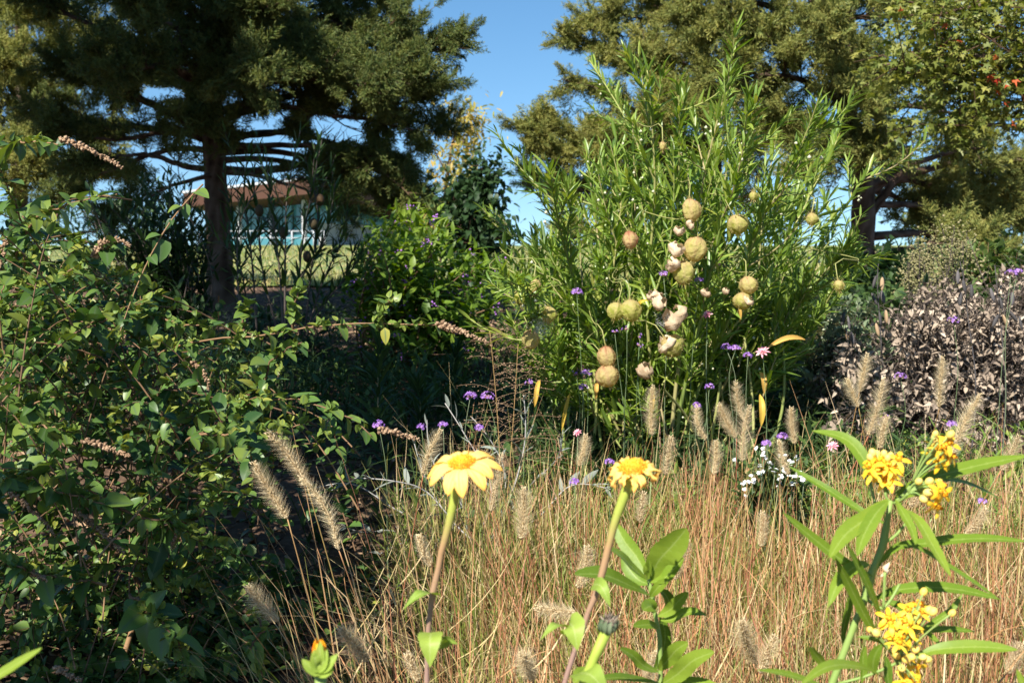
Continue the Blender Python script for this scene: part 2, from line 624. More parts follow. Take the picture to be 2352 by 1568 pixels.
GREY_L = mat('grey_green_leaf', [(.08, .12, .06), (.17, .22, .12), (.28, .33, .20)], trans=.22, rough=.6)
PETAL = mat('tithonia_petal', [(.80, .42, .05), (.92, .68, .24)], trans=.28, rough=.55, spec=.25,
            grad=dict(stops=[(0, (.90, .68, .26)), (.75, (.90, .61, .17)), (1, (.84, .38, .04))], mix=.62))
TDISC = mat('tithonia_disc', [(.72, .26, .01), (.85, .40, .02), (.85, .55, .06)], rough=.6)
TSTEM = mat('tithonia_stem', [(.26, .33, .05), (.32, .36, .07)], rough=.55, spec=.25, trans=0,
            grad=dict(stops=[(0, (.28, .36, .05)), (.22, (.30, .34, .06)), (.42, (.33, .17, .10)), (1, (.27, .14, .15))], mix=.85))
TLEAF = mat('tithonia_leaf', [(.22, .33, .05), (.32, .42, .07)], trans=.35, rough=.5, rib=(.42, .50, .16), noise=(.3, 60))
MLEAF = mat('milkweed_leaf', [(.10, .18, .016), (.155, .24, .022), (.21, .29, .032)], trans=.3, rough=.45, spec=.25, rib=(.30, .38, .09), noise=(.22, 45))
MSTEM = mat('milkweed_stem', [(.17, .27, .06), (.25, .33, .09)], rough=.5)
MPET = mat('milkweed_petal', [(.90, .54, .02), (.92, .62, .06)], trans=.25, rough=.5)
MCOR = mat('milkweed_corona', [(.88, .34, .01), (.90, .44, .02)], rough=.5)
MBUD = mat('milkweed_bud', [(.85, .70, .20), (.90, .62, .12), (.88, .38, .04)], trans=.2, rough=.5)
PODB = mat('dark_bean_pod', [(.035, .032, .032), (.10, .09, .09), (.34, .23, .13)], rough=.7)
PALEB = mat('pale_flower_bud', [(.50, .52, .28), (.60, .60, .42)], trans=.2, rough=.6)
YEL_GR = mat('drying_leaf', [(.60, .42, .05), (.62, .36, .10)], trans=.3, rough=.5)


# ------------------------------------------------------------------ ground, lawn, building
def structure(o):
    o['kind'] = 'structure'
    return o


def sheet(name, xs, ys, zf, m):
    X, Y = np.meshgrid(xs, ys)
    V = np.stack([X, Y, zf(X, Y)], -1).reshape(-1, 3)
    n, k = len(xs), len(ys)
    i = np.arange(k - 1)[:, None] * n + np.arange(n - 1)[None]
    Q = np.stack([i, i + 1, i + n + 1, i + n], -1).reshape(-1, 4)
    G = Geo()
    G.add(V, Q, None, .5)
    return structure(G.build(name, m))


def axis(lo, hi, fine_lo, fine_hi, st):
    return np.unique(np.concatenate([np.linspace(lo, fine_lo, 12), np.arange(fine_lo, fine_hi, st), np.linspace(fine_hi, hi, 14)]))


def zrough(X, Y):
    return gz(X, Y) + .012 * np.sin(X * 9 + Y * 4) * np.sin(Y * 11 - X * 3) + .006 * np.sin(X * 31 + 2) * np.sin(Y * 27)


sheet('ground', axis(-500, 500, -9, 9, .12), axis(-60, 900, -3, 16, .12), zrough, MULCH)

LAWN = bpy.data.materials.new('lawn_grass')
LAWN.use_nodes = True
nt = LAWN.node_tree
bs = nt.nodes['Principled BSDF']
tc = nt.nodes.new('ShaderNodeTexCoord')
mp = nt.nodes.new('ShaderNodeMapping')
mp.inputs['Scale'].default_value = (.12, .9, 1)
nz = nt.nodes.new('ShaderNodeTexNoise')
nz.inputs['Scale'].default_value = 1.0
nz.inputs['Detail'].default_value = 8
nt.links.new(tc.outputs['Object'], mp.inputs[0])
nt.links.new(mp.outputs[0], nz.inputs['Vector'])
rp = ramp_node(nt, [(.3, (.08, .13, .03)), (.48, (.15, .20, .05)), (.62, (.27, .25, .10)), (.75, (.15, .18, .05))])
nt.links.new(nz.outputs['Fac'], rp.inputs[0])
nt.links.new(rp.outputs[0], bs.inputs['Base Color'])
bs.inputs['Roughness'].default_value = .9
sheet('lawn', axis(-300, 300, -30, 30, 1.5), np.unique(np.concatenate([np.arange(15.6, 40, .4), np.arange(40, 160, 3)])), lambda X, Y: gz(X, Y) + .03 + .02 * np.sin(X * 2), LAWN)
# short turf blades on the lawn
G = Geo()
n = 26000
yy = 15.6 + 50 * R.random(n) ** 2
xx = (R.random(n) - .5) * yy * .95
b = np.stack([xx, yy, gz(xx, yy) + .02], -1)
blades(G, b, R.random(n) * 6.28, R.random(n) * .5, (.05 + .07 * R.random(n)) * (1 + yy / 60), R.random(n) * .6, .008 + yy * .0006, R.random(n) * .42, 2)
o = G.build('turf', GRASS)
o['kind'] = 'stuff'

# chips, needles and dead leaves lying on the mulch
G = Geo()
n = 26000
yy = 1.4 + 13.6 * R.random(n) ** 1.3
xx = (R.random(n) - .5) * (yy * 1.05 + .5)
pos = np.stack([xx, yy, gz(xx, yy) + .008], -1)
chip = tpl([(-.14, 0, 0), (.14, 0, 0), (.10, 1, .04), (-.12, 1, 0), (-.14, 0, .1), (.14, 0, .1), (.10, 1, .14), (-.12, 1, .1)],
           Q=[(4, 5, 6, 7), (0, 1, 5, 4), (1, 2, 6, 5), (2, 3, 7, 6), (3, 0, 4, 7)])
d = rvec(n)
d[:, 2] *= .15
tn = np.where(yy > 8.5, .75 + .25 * R.random(n), R.random(n) * .8)
G.inst(chip, pos, d, np.array([0, 0, 1.]) + rvec(n, .25), .018 + .035 * R.random(n), tn)
n = 1500
yy = 1.6 + 7 * R.random(n)
xx = (R.random(n) - .5) * (yy * 1.05 + .5)
pos = np.stack([xx, yy, gz(xx, yy) + .015], -1)
d = rvec(n)
d[:, 2] *= .2
pick(DRY, G, pos, d, np.array([0, 0, 1.]) + rvec(n, .5), .04 + .04 * R.random(n), .4 + .6 * R.random(n))
o = G.build('leaf_litter', CHIP)
o['kind'] = 'stuff'


def prism(G, poly, z0, z1, tint=.5):
    """vertical prism; z0, z1 scalars or per-corner lists."""
    n = len(poly)
    z0 = np.broadcast_to(z0, (n,))
    z1 = np.broadcast_to(z1, (n,))
    V = [(p[0], p[1], a) for p, a in zip(poly, z0)] + [(p[0], p[1], a) for p, a in zip(poly, z1)]
    Q = [(i, (i + 1) % n, n + (i + 1) % n, n + i) for i in range(n)]
    if n == 4:
        Q += [(3, 2, 1, 0), (4, 5, 6, 7)]
    G.add(V, Q, None, tint)


SOFF = mat('brown_soffit', [(.055, .024, .015), (.095, .042, .025)], rough=.7, noise=(.3, 3))
FASC = mat('white_fascia', [(.42, .43, .45)], rough=.5)
COLG = mat('grey_column', [(.36, .36, .36)], rough=.6)
GLAS = mat('teal_glass', [(.04, .15, .18), (.07, .21, .25)], rough=.08, spec=.7)
GWALL = mat('grey_wall', [(.34, .33, .32), (.40, .39, .38)], rough=.8, noise=(.2, 2))
DARKF = mat('dark_mullion', [(.04, .05, .06)], rough=.4)
ROOFM = mat('roof_metal', [(.45, .47, .50)], rough=.4)

c0 = np.array([-13.4, 80.])
dl, dr = np.array([-.862, .507]), np.array([.507, .862])
BZ = 2.2


def bp(a, b):
    return c0 + dl * a + dr * b


bld = thing('glass_building', 'low glass-fronted building with a brown overhanging roof beyond the lawn', 'building', (-15, 85, BZ))


def rz(a, b):
    return 7.15 - .05 * a - .112 * b


G = Geo()
corners = [(0, 0), (0, 26), (13.5, 26), (13.5, 0)]
prism(G, [bp(*q) for q in corners], [rz(*q) - 1.05 for q in corners], [rz(*q) - .02 for q in corners], .4)
roof = G.build('roof', SOFF, bld, smooth=False)
G = Geo()
cs = [(-.06, -.06), (-.06, 26.1), (13.6, 26.1), (13.6, -.06)]
prism(G, [bp(*q) for q in cs], [rz(*q) - .018 for q in cs], [rz(*q) + .16 for q in cs], .4)
G.build('roof_edge', FASC, roof, smooth=False)


def wallbox(name, a0, b0, a1, b1, z0, z1, m, par, tint=.5, th=.15):
    """a thin upright slab between two plan points."""
    p, q = bp(a0, b0), bp(a1, b1)
    d = (q - p) / np.linalg.norm(q - p)
    nn = np.array([-d[1], d[0]]) * th
    G = Geo()
    if np.isscalar(z1):
        z1 = [z1] * 2
    prism(G, [p - nn, q - nn, q + nn, p + nn], z0, [z1[0], z1[1], z1[1], z1[0]], tint)
    return G.build(name, m, par, smooth=False)


ins = 3.0
for k in range(3):   # glass bays along the left facade
    a0, a1 = ins + k * 3.2, ins + (k + 1) * 3.2 - .12
    wp = wallbox('window', a0, ins, a1, ins, BZ, [rz(a0, ins) - 1.08, rz(a1, ins) - 1.08], GLAS, bld, .3 + .4 * R.random())
    for j in range(1, 3):
        wallbox('mullion', a0 + j * 1.05 - .04, ins - .12, a0 + j * 1.05 + .04, ins - .12, BZ + .02, rz(a1, ins) - 1.12, DARKF, wp, th=.06)
    wallbox('mullion', a0 + .02, ins - .14, a1 - .02, ins - .14, BZ + 2.35, BZ + 2.45, DARKF, wp, th=.05)
for k in range(4):
    a = ins + k * 3.2 - .06
    wallbox('column', a - .14, ins - 1.4, a + .14, ins - 1.4, BZ - .1, rz(a, ins - 1.4) - 1.07, COLG if k % 2 == 0 else DARKF, bld, th=.14)
for k in range(5):
    b0, b1 = ins + .16 + k * 4.2, ins + .16 + (k + 1) * 4.2 - .1
    wallbox('wall', ins - .16, b0, ins - .16, b1, BZ, BZ + 1.9, GWALL, bld)
    wallbox('window', ins - .16, b0, ins - .16, b1, BZ + 1.93, [max(rz(ins, b0) - 1.08, BZ + 2), max(rz(ins, b1) - 1.08, BZ + 2)], GLAS, bld, .6)
door = wallbox('door', 6.6, ins - .35, 8.4, ins - .35, BZ, BZ + 2.3, DARKF, bld, th=.05)
wallbox('door_glass', 6.72, ins - .45, 8.28, ins - .45, BZ + .1, BZ + 2.2, GLAS, door, .4, th=.03)

rail = thing('railing', 'thin white railing on the lawn in front of the glass building', 'railing', (-18, 76, 2.2))
RA, RB = np.array([-12.2, 74.]), np.array([-21.5, 78.])
for k in range(13):
    q = RA + (RB - RA) * k / 12
    G = Geo()
    z = float(gz(q[0], q[1]))
    G.tube([(q[0], q[1], z - .1), (q[0], q[1], z + 1.05)], .05, 6)
    G.build('post', FASC, rail)
G = Geo()
for h in (.55, 1.0):
    G.tube([(RA[0], RA[1], float(gz(*RA)) + h), (RB[0], RB[1], float(gz(*RB)) + h)], .03, 5)
G.build('rail', FASC, rail)


# ------------------------------------------------------------------ trees
R = np.random.default_rng(221)
def cedar(name, label, base, trunk, tr, limbs, sprays=6, ssize=.16, m=CEDAR, tintc=.5, sec=14, seclen=1.1, droop=.0, berries=0, fill=1.0, topgold=0, pull=1.0, gaps=()):
    t = thing(name, label, 'tree', base)
    tp = curve(trunk, 40)
    rr = np.interp(np.linspace(0, 1, 40), [0, .1, 1], [tr * 1.35, tr, tr * .25])
    G = Geo()
    rr2 = rr * (1 + .06 * np.sin(np.arange(40) * 2.1))
    G.tube(tp, rr2, 14, R.random(40 * 14))
    tk = G.build('trunk', BARK, t)
    F = Geo()
    for li in limbs:
        pts, r0, f0 = li[0], li[1], (li[2] if len(li) > 2 else .2)
        dens = li[3] if len(li) > 3 else 1.0
        n = 26
        p = even(pts, n)
        p = p[0] + (p - p[0]) * (pull - .10 * R.random())
        p = p + np.cumsum(rvec(n, .012), 0) * np.linspace(0, 1, n)[:, None]
        length = np.linalg.norm(np.diff(p, axis=0), axis=1).sum()
        G = Geo()
        G.tube(p, np.linspace(r0, r0 * .18, n), 7, R.random(n * 7))
        G.build('limb', BARK, tk)
        tg = tangents(p)
        ns = max(4, int(sec * length / 3.0 * dens))
        for s in range(ns):
            f = f0 + (1 - f0) * (s + R.random()) / ns
            i = min(int(f * (n - 1)), n - 2)
            side = nrm(np.cross(tg[i], [0, 0, 1]))
            sg = 1 if s % 2 else -1
            d = nrm(tg[i] * (.6 + .5 * f) + side * sg * (1.1 - .7 * f) * (.5 + .7 * R.random()) + np.array([0, 0, .45 * R.normal() + .15 - droop]))
            Ls = seclen * (1.15 - .85 * f) * (.45 + .55 * R.random() + (.9 if R.random() < .12 else 0))
            q = [p[i]]
            for _ in range(5):
                d = nrm(d + rvec(1, .16)[0] + np.array([0, 0, .04 - droop * .3]))
                q.append(q[-1] + d * Ls / 5)
            q = curve(q, 8)
            if any(in_poly(to_view(q[-1:]), g_)[0] for g_ in gaps):
                q = q[0] + (q - q[0]) * .35
            F.tube(q, np.linspace(r0 * .22, .004, 8), 4, R.random(), 1, cap=False)
            tq = tangents(q)
            nt_ = max(3, int(6 * fill))
            for k in range(nt_):
                g = .15 + .85 * (k + R.random()) / nt_
                j = min(int(g * 7), 6)
                dd = nrm(tq[j] * .8 + rvec(1, .6)[0] + np.array([0, 0, .15]))
                lt = (.16 + .14 * R.random()) * (1.2 - .5 * g)
                e = q[j] + dd * lt
                F.tube([q[j], (q[j] + e) / 2 + rvec(1, .02)[0], e], [.006, .004, .002], 3, R.random(), 1, cap=False)
                m_ = sprays
                fr = (np.arange(m_) + R.random(m_)) / m_
                pos = q[j] + (e - q[j]) * fr[:, None] + rvec(m_, .022)
                sd = nrm(dd + rvec(m_, .55) + np.array([0, 0, .1 - droop]))
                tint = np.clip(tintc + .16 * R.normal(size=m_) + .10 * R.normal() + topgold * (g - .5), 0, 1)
                keep = np.ones(m_, bool)
                for g_ in gaps:
                    keep &= ~in_poly(to_view(pos + sd * ssize * .7), g_)
                if keep.any():
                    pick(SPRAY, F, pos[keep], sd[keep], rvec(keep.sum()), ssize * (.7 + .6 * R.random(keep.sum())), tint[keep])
        for k in range(5):   # pointed sprigs that leave the limb end
            d = nrm(tg[-1] + rvec(1, .35)[0] + np.array([0, 0, .18]))
            Ls = .22 + .28 * R.random()
            i0 = n - 1 - R.integers(0, 7)
            q = curve([p[i0], p[i0] + d * Ls * .5, p[i0] + d * Ls + np.array([0, 0, .10 * Ls])], 10)
            F.tube(q, np.linspace(.006, .002, 10), 3, R.random(), 1, cap=False)
            m_ = 26
            g = np.sort(R.random(m_))
            j = np.minimum((g * 9).astype(int), 8)
            dq = nrm(np.gradient(q, axis=0))[j]
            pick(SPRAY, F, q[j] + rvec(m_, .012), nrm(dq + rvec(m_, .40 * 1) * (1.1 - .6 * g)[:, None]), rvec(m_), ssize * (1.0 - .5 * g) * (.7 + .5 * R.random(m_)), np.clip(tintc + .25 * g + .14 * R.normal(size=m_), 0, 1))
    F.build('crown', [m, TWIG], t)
    return t


def lim(pts, y, r, f0=.2, dens=1.0):
    return (PP(pts, y), r, f0, dens)


# openings in the crowns where the sky shows
GAP = [(925, -300), (935, 0), (1000, 48), (1090, 40), (1138, 92), (1112, 160), (1140, 205), (1080, 275), (1120, 300), (1165, 225), (1225, 210), (1300, 200), (1330, 150), (1250, 120), (1255, 70), (1330, 40), (1345, -300)]
HOLES = [GAP, [(545, 315), (640, 300), (705, 330), (680, 372), (560, 378)], [(700, 255), (850, 268), (830, 335), (720, 325)], [(210, 312), (330, 322), (420, 350), (400, 388), (250, 372)], [(130, 232), (330, 252), (300, 282), (140, 268)],
         [(330, 190), (420, 200), (430, 235), (350, 230)], [(600, 180), (650, 175), (660, 215), (610, 215)], [(850, 380), (900, 395), (890, 425), (840, 415)], [(230, 95), (280, 100), (275, 130), (235, 125)], [(60, 230), (100, 225), (110, 250), (70, 255)]]
RHOLES = [GAP, [(1955, 30), (2000, 25), (2005, 75), (1965, 80)], [(1740, 0), (1790, 10), (1780, 40), (1745, 35)], [(1985, 180), (2010, 178), (2012, 200), (1990, 203)], [(1440, 200), (1500, 180), (1490, 215), (1450, 225)], [(1330, 240), (1400, 230), (1390, 260), (1340, 265)],
          [(1280, 130), (1420, 150), (1430, 185), (1290, 190)], [(2170, 215), (2240, 220), (2230, 270), (2180, 270)], [(2240, 335), (2300, 328), (2310, 350), (2250, 355)], [(2060, 455), (2095, 450), (2090, 500), (2060, 505)], [(2290, 510), (2340, 515), (2340, 545), (2300, 550)]]
# --- left cedar
y = 12.
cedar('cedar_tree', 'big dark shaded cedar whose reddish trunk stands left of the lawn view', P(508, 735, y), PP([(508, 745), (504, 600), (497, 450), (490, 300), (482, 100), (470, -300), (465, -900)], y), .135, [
    # right
    (PP([(505, 390, 12), (620, 394, 11.9), (760, 376, 11.8), (880, 362, 11.7), (1010, 385, 11.6)]), .055, .48, 1.1),
    (PP([(497, 300, 12), (570, 312, 12), (650, 310, 12), (730, 285, 12), (790, 215, 12)]), .045, .5, .8),
    (PP([(492, 260, 12), (600, 230, 11.5), (750, 205, 11.2), (900, 205, 11), (1050, 225, 11)]), .05, .25, 1.7),
    (PP([(487, 160, 12), (620, 120, 11.8), (800, 115, 11.6), (960, 135, 11.5), (1105, 100, 11.4)]), .05, .25, 1.7),
    (PP([(485, 90, 12), (650, 40, 11.6), (820, 40, 11.3), (960, 70, 11), (1050, 55, 11)]), .05, .25, 1.6),
    (PP([(480, -50, 12), (650, -90, 11.6), (780, -60, 11.4), (900, 5, 11.2)]), .05, .2, 1.4),
    (PP([(478, -120, 12), (640, -120, 12.2), (800, -60, 12.6), (930, 45, 12.8)]), .05, .2, 1.2),
    (PP([(497, 330, 12), (640, 300, 12.5), (800, 325, 12.8), (950, 400, 12.8)]), .045, .35, 1.2),
    (PP([(494, 290, 12), (640, 240, 11.2), (850, 270, 11), (1030, 300, 11)]), .045, .3, 1.5),
    (PP([(498, 350, 12), (650, 350, 12.3), (800, 385, 12.5), (960, 440, 12.5)]), .045, .45, 1.3),
    (PP([(488, 200, 12), (650, 190, 11), (850, 170, 10.6), (1000, 180, 10.4), (1120, 195, 10.4)]), .045, .25, 1.6),
    (PP([(485, 130, 12), (640, 160, 10.8), (800, 180, 10.2), (930, 230, 10)]), .04, .2, 1.5),
    # left
    (PP([(497, 330, 12), (420, 300, 12), (300, 285, 12), (180, 275, 12), (40, 240, 12)]), .055, .3, 1.0),
    (PP([(492, 300, 12), (380, 255, 11.6), (250, 215, 11.3), (80, 160, 11)]), .06, .25, 1.2),
    (PP([(487, 210, 12), (350, 130, 11.6), (200, 60, 11.3), (40, -20, 11)]), .06, .2, 1.3),
    (PP([(500, 390, 12), (420, 380, 12), (330, 350, 12), (200, 372, 12)]), .04, .3, .8),
    (PP([(482, 100, 12), (350, 30, 12.4), (200, -60, 12.8), (50, -100, 13)]), .05, .2, 1.2),
    (PP([(487, 180, 12), (400, 140, 10.8), (300, 150, 10), (200, 140, 9.5)]), .05, .2, 1.3),
    (PP([(485, 130, 12), (440, 70, 10.8), (360, 40, 10), (280, 10, 9.6)]), .05, .2, 1.4),
    # low drooping sprays over the building and at the left
    (PP([(500, 370, 12), (620, 365, 12.4), (760, 390, 12.6), (900, 440, 12.6), (985, 480, 12.6)]), .04, .5, .8),
    (PP([(498, 340, 12), (680, 330, 11.6), (840, 350, 11.2), (960, 415, 11), (1010, 455, 11)]), .04, .45, 1.0),
    (PP([(500, 390, 12), (640, 410, 11.6), (760, 440, 11.4), (850, 475, 11.3)]), .03, .45, .6),
    (PP([(498, 350, 12), (380, 340, 12.4), (250, 370, 12.6), (130, 430, 12.8), (60, 470, 12.8)]), .04, .35, .9),
    (PP([(500, 400, 12), (420, 420, 11.6), (330, 450, 11.4), (240, 500, 11.3)]), .03, .3, .9),
    (PP([(495, 300, 12), (340, 320, 11.4), (200, 350, 11), (60, 350, 10.8)]), .04, .35, .9),
    # front and back
    (PP([(490, 230, 12), (520, 180, 11), (560, 150, 10), (600, 140, 9.4)]), .045, .15, 1.5),
    (PP([(484, 90, 12), (500, 40, 11), (560, 20, 10), (640, 10, 9.6)]), .045, .15, 1.5),
    (PP([(488, 200, 12), (560, 150, 13), (650, 110, 14), (720, 60, 14.5)]), .045, .15, 1.2),
    (PP([(492, 260, 12), (440, 215, 13), (380, 180, 14), (300, 140, 14.5)]), .045, .15, 1.2),
    (PP([(485, 60, 12), (420, -10, 11), (420, -60, 10), (440, -90, 9.6)]), .045, .15, 1.2),
    (PP([(478, -150, 12), (520, -200, 11), (600, -260, 10.6)]), .045, .15, 1.2),
    (PP([(478, -150, 12), (380, -200, 11), (250, -260, 10.6)]), .045, .15, 1.2),
    (PP([(496, 330, 12), (500, 300, 11.4), (480, 290, 10.6), (450, 270, 10.2)]), .035, .2, 1.2),
], sprays=6, ssize=.165, tintc=.22, sec=11, seclen=.62, topgold=.55, pull=.94, gaps=HOLES)  # low tintc puts the crown's shade into the spray colour

# --- lit cedar behind on the far left
y = 16.
cedar('cedar_tree', 'sunlit olive cedar at the left edge behind the dark one', P(40, 650, y), PP([(40, 650), (45, 300), (50, -100), (50, -500)], y), .13, [
    (PP([(45, 420 - 0, 16), (130, 400, 15.6), (250, 390, 15.4)]), .04, .1, 1.2),
    (PP([(45, 330, 16), (150, 290, 15.5), (280, 310, 15)]), .04, .1, 1.2),
    (PP([(45, 230, 16), (150, 190, 15.5), (290, 210, 15)]), .04, .1, 1.2),
    (PP([(47, 130, 16), (160, 90, 15.5), (300, 90, 15)]), .04, .1, 1.2),
    (PP([(47, 30, 16), (160, -10, 15.5), (280, 10, 15)]), .04, .1, 1.2),
    (PP([(45, 430, 16), (-40, 420, 15), (-120, 430, 14.5)]), .04, .1, 1.2),
    (PP([(45, 300, 16), (0, 280, 15), (-80, 260, 14.5)]), .04, .1, 1.2),
    (PP([(45, 180, 16), (30, 150, 15), (20, 140, 14)]), .04, .1, 1.4),
    (PP([(45, 80, 16), (60, 40, 15), (80, 30, 14)]), .04, .1, 1.4),
    (PP([(45, 360, 16), (60, 340, 15), (80, 350, 14)]), .04, .1, 1.4),
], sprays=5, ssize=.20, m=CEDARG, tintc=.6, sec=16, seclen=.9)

# --- right cedar with the bare dark trunk
y = 11.
cedar('cedar_tree', 'cedar with a bare dark trunk and horizontal limbs behind the dead brown shrub', P(1965, 690, y), PP([(1965, 700), (1980, 560), (1982, 430), (1945, 250), (1900, 100), (1850, -100), (1830, -500)], y), .12, [
    (PP([(1983, 425, 11), (2100, 398, 11.5), (2200, 372, 12), (2352, 366, 12.6), (2480, 350, 13)]), .05, .45, 1.0),
    (PP([(1983, 450, 11), (2070, 412, 11.8), (2200, 438, 12.6), (2360, 425, 13.2)]), .045, .35, 1.2),
    (PP([(1981, 545, 11), (2110, 532, 11.8), (2230, 515, 12.6), (2370, 460, 13.4)]), .05, .35, 1.2),
    (PP([(1978, 610, 11), (2060, 570, 10.8), (2150, 560, 10.7), (2230, 580, 10.6)]), .045, .6, .5),
    (PP([(1984, 520, 11), (2030, 440, 11), (2085, 365, 11), (2150, 335, 11), (2260, 300, 11.5)]), .05, .5, .8),
    (PP([(1984, 470, 11), (2120, 470, 12), (2250, 470, 13), (2400, 500, 14)]), .04, .3, 1.3),
    (PP([(1983, 440, 11), (2060, 450, 12.4), (2180, 520, 13.4), (2340, 560, 14.4)]), .04, .3, 1.3),
    (PP([(1950, 280, 11), (2050, 240, 11.4), (2180, 240, 11.8), (2300, 270, 12)]), .045, .3, .5),
    (PP([(1940, 240, 11), (1850, 190, 10.6), (1750, 170, 10.3), (1640, 190, 10.2)]), .045, .2, 1.6),
    (PP([(1920, 150, 11), (1830, 100, 10.5), (1740, 60, 10.2), (1620, 60, 10)]), .045, .2, 1.6),
    (PP([(1895, 80, 11), (1800, 20, 10.6), (1700, -10, 10.4), (1580, 10, 10.2)]), .045, .2, 1.6),
    (PP([(1900, 100, 11), (1960, 40, 10.6), (2040, 30, 10.4), (2120, 20, 10.2)]), .045, .2, 1.6),
    (PP([(1940, 240, 11), (2000, 180, 10.5), (2060, 150, 10.3), (2120, 150, 10.2)]), .04, .2, 1.5),
    (PP([(1960, 320, 11), (1880, 290, 10.6), (1800, 280, 10.4), (1720, 320, 10.4)]), .04, .2, 1.5),
    (PP([(1970, 360, 11), (1920, 360, 10.5), (1880, 370, 10.2), (1830, 400, 10)]), .035, .2, 1.4),
    (PP([(1920, 160, 11), (1920, 100, 10.2), (1900, 80, 9.8), (1870, 100, 9.5)]), .04, .15, 1.6),
    (PP([(1950, 270, 11), (1950, 220, 10.2), (1970, 200, 9.8), (1990, 230, 9.6)]), .04, .15, 1.6),
    (PP([(1860, -60, 11), (1800, -100, 10.5), (1740, -90, 10)]), .04, .15, 1.5),
    (PP([(1860, -60, 11), (1930, -60, 10.5), (2010, -40, 10)]), .04, .15, 1.5),
    (PP([(1970, 380, 11), (2030, 350, 10.3), (2060, 340, 10)]), .035, .2, 1.2),
], sprays=6, ssize=.16, m=CEDARG, tintc=.45, sec=11, seclen=.62, topgold=.35, pull=.98, gaps=RHOLES)

# --- golden-tipped cedar behind the balloon plant
y = 13.5
cedar('cedar_tree', 'golden-tipped cedar reaching up behind the bright green balloon plant', P(1640, 700, y), PP([(1640, 700), (1640, 450), (1625, 200), (1600, 0), (1590, -350)], y), .13, [
    (PP([(1640, 470, y), (1520, 380, 13), (1380, 310, 12.7), (1165, 232, 12.5)]), .04, .2, 1.6),
    (PP([(1640, 380, y), (1520, 290, 13), (1400, 210, 12.7), (1280, 170, 12.5)]), .04, .2, 1.5),
    (PP([(1632, 270, y), (1520, 180, 13), (1400, 110, 12.7), (1255, 78, 12.5)]), .035, .2, 1.3),
    (PP([(1615, 110, y), (1520, 60, 13), (1430, 20, 12.7), (1345, 30, 12.5)]), .035, .2, 1.4),
    (PP([(1640, 510, y), (1500, 420, 13), (1330, 350, 12.6), (1130, 290, 12.4)]), .04, .2, 1.7),
    (PP([(1640, 540, y), (1500, 490, 13), (1350, 440, 12.7), (1190, 400, 12.6)]), .04, .2, 1.5),
    (PP([(1640, 440, y), (1560, 370, 12.4), (1470, 320, 11.8), (1370, 300, 11.5)]), .04, .2, 1.5),
    (PP([(1638, 330, y), (1570, 260, 12.4), (1480, 230, 11.8), (1420, 240, 11.6)]), .04, .2, 1.5),
    (PP([(1625, 200, y), (1560, 140, 12.4), (1500, 120, 12), (1440, 140, 11.8)]), .04, .2, 1.5),
    (PP([(1600, 20, y), (1540, -30, 12.8), (1450, -50, 12.6)]), .035, .2, 1.4),
    (PP([(1620, 160, y), (1690, 110, 12.8), (1780, 90, 12.4)]), .04, .2, 1.5),
    (PP([(1630, 260, y), (1710, 220, 12.8), (1800, 220, 12.4)]), .04, .2, 1.5),
    (PP([(1640, 360, y), (1730, 330, 12.8), (1830, 340, 12.4)]), .04, .2, 1.4),
    (PP([(1605, 60, y), (1660, 10, 12.8), (1740, -20, 12.4)]), .04, .2, 1.5),
    (PP([(1640, 480, y), (1740, 440, 12.8), (1850, 440, 12.4)]), .04, .2, 1.2),
    (PP([(1640, 560, y), (1540, 560, 13), (1380, 540, 12.8), (1240, 520, 12.6)]), .04, .2, 1.2),
], sprays=6, ssize=.165, m=CEDARG, tintc=.6, sec=12, seclen=.52, topgold=.45, pull=.93, gaps=RHOLES)


# --- out of frame trees that shade the left of the bed
def leafy_tree(name, label, base, trunk, tr, limbs, lobes, tpls, m, size, n, tint=(.4, .2), cat='tree', flat=.6, gapn=0, extra=None):
    t = thing(name, label, cat, base)
    G = Geo()
    G.tube(curve(trunk, 16), np.linspace(tr, tr * .45, 16), 10, R.random(160))
    tk = G.build('trunk', BARK, t)
    for l in limbs:
        G = Geo()
        G.tube(curve(l, 12), np.linspace(tr * .45, tr * .08, 12), 6, R.random(72))
        G.build('limb', BARK, tk)
    G = Geo()
    for (c, rad, fr) in lobes:
        k = int(n * fr)
        nc = max(k // 14, 3)
        u = nrm(rvec(nc)) * (R.random(nc)[:, None] ** .45)
        cc = np.array(c) + u * np.array(rad)
        for q in cc:
            e = q + rvec(1, .12)[0]
            if R.random() < .5:
                G.tube([q + (np.array(c) - q) * .35, q, e], [.008, .005, .002], 3, R.random(), 1, cap=False)
        pos = np.repeat(cc, k // nc, 0)
        pos = pos + rvec(len(pos), size * 1.5)
        d = rvec(len(pos)) + np.array([0, 0, -.4])
        up = rvec(len(pos), .5) + np.array([0, 0, 1.]) + S * .4
        pick(tpls, G, pos, d, up, size * (.6 + .7 * R.random(len(pos))), np.clip(tint[0] + tint[1] * R.normal(size=len(pos)), 0, 1))
    G.build('crown', [m, TWIG], t)
    return t

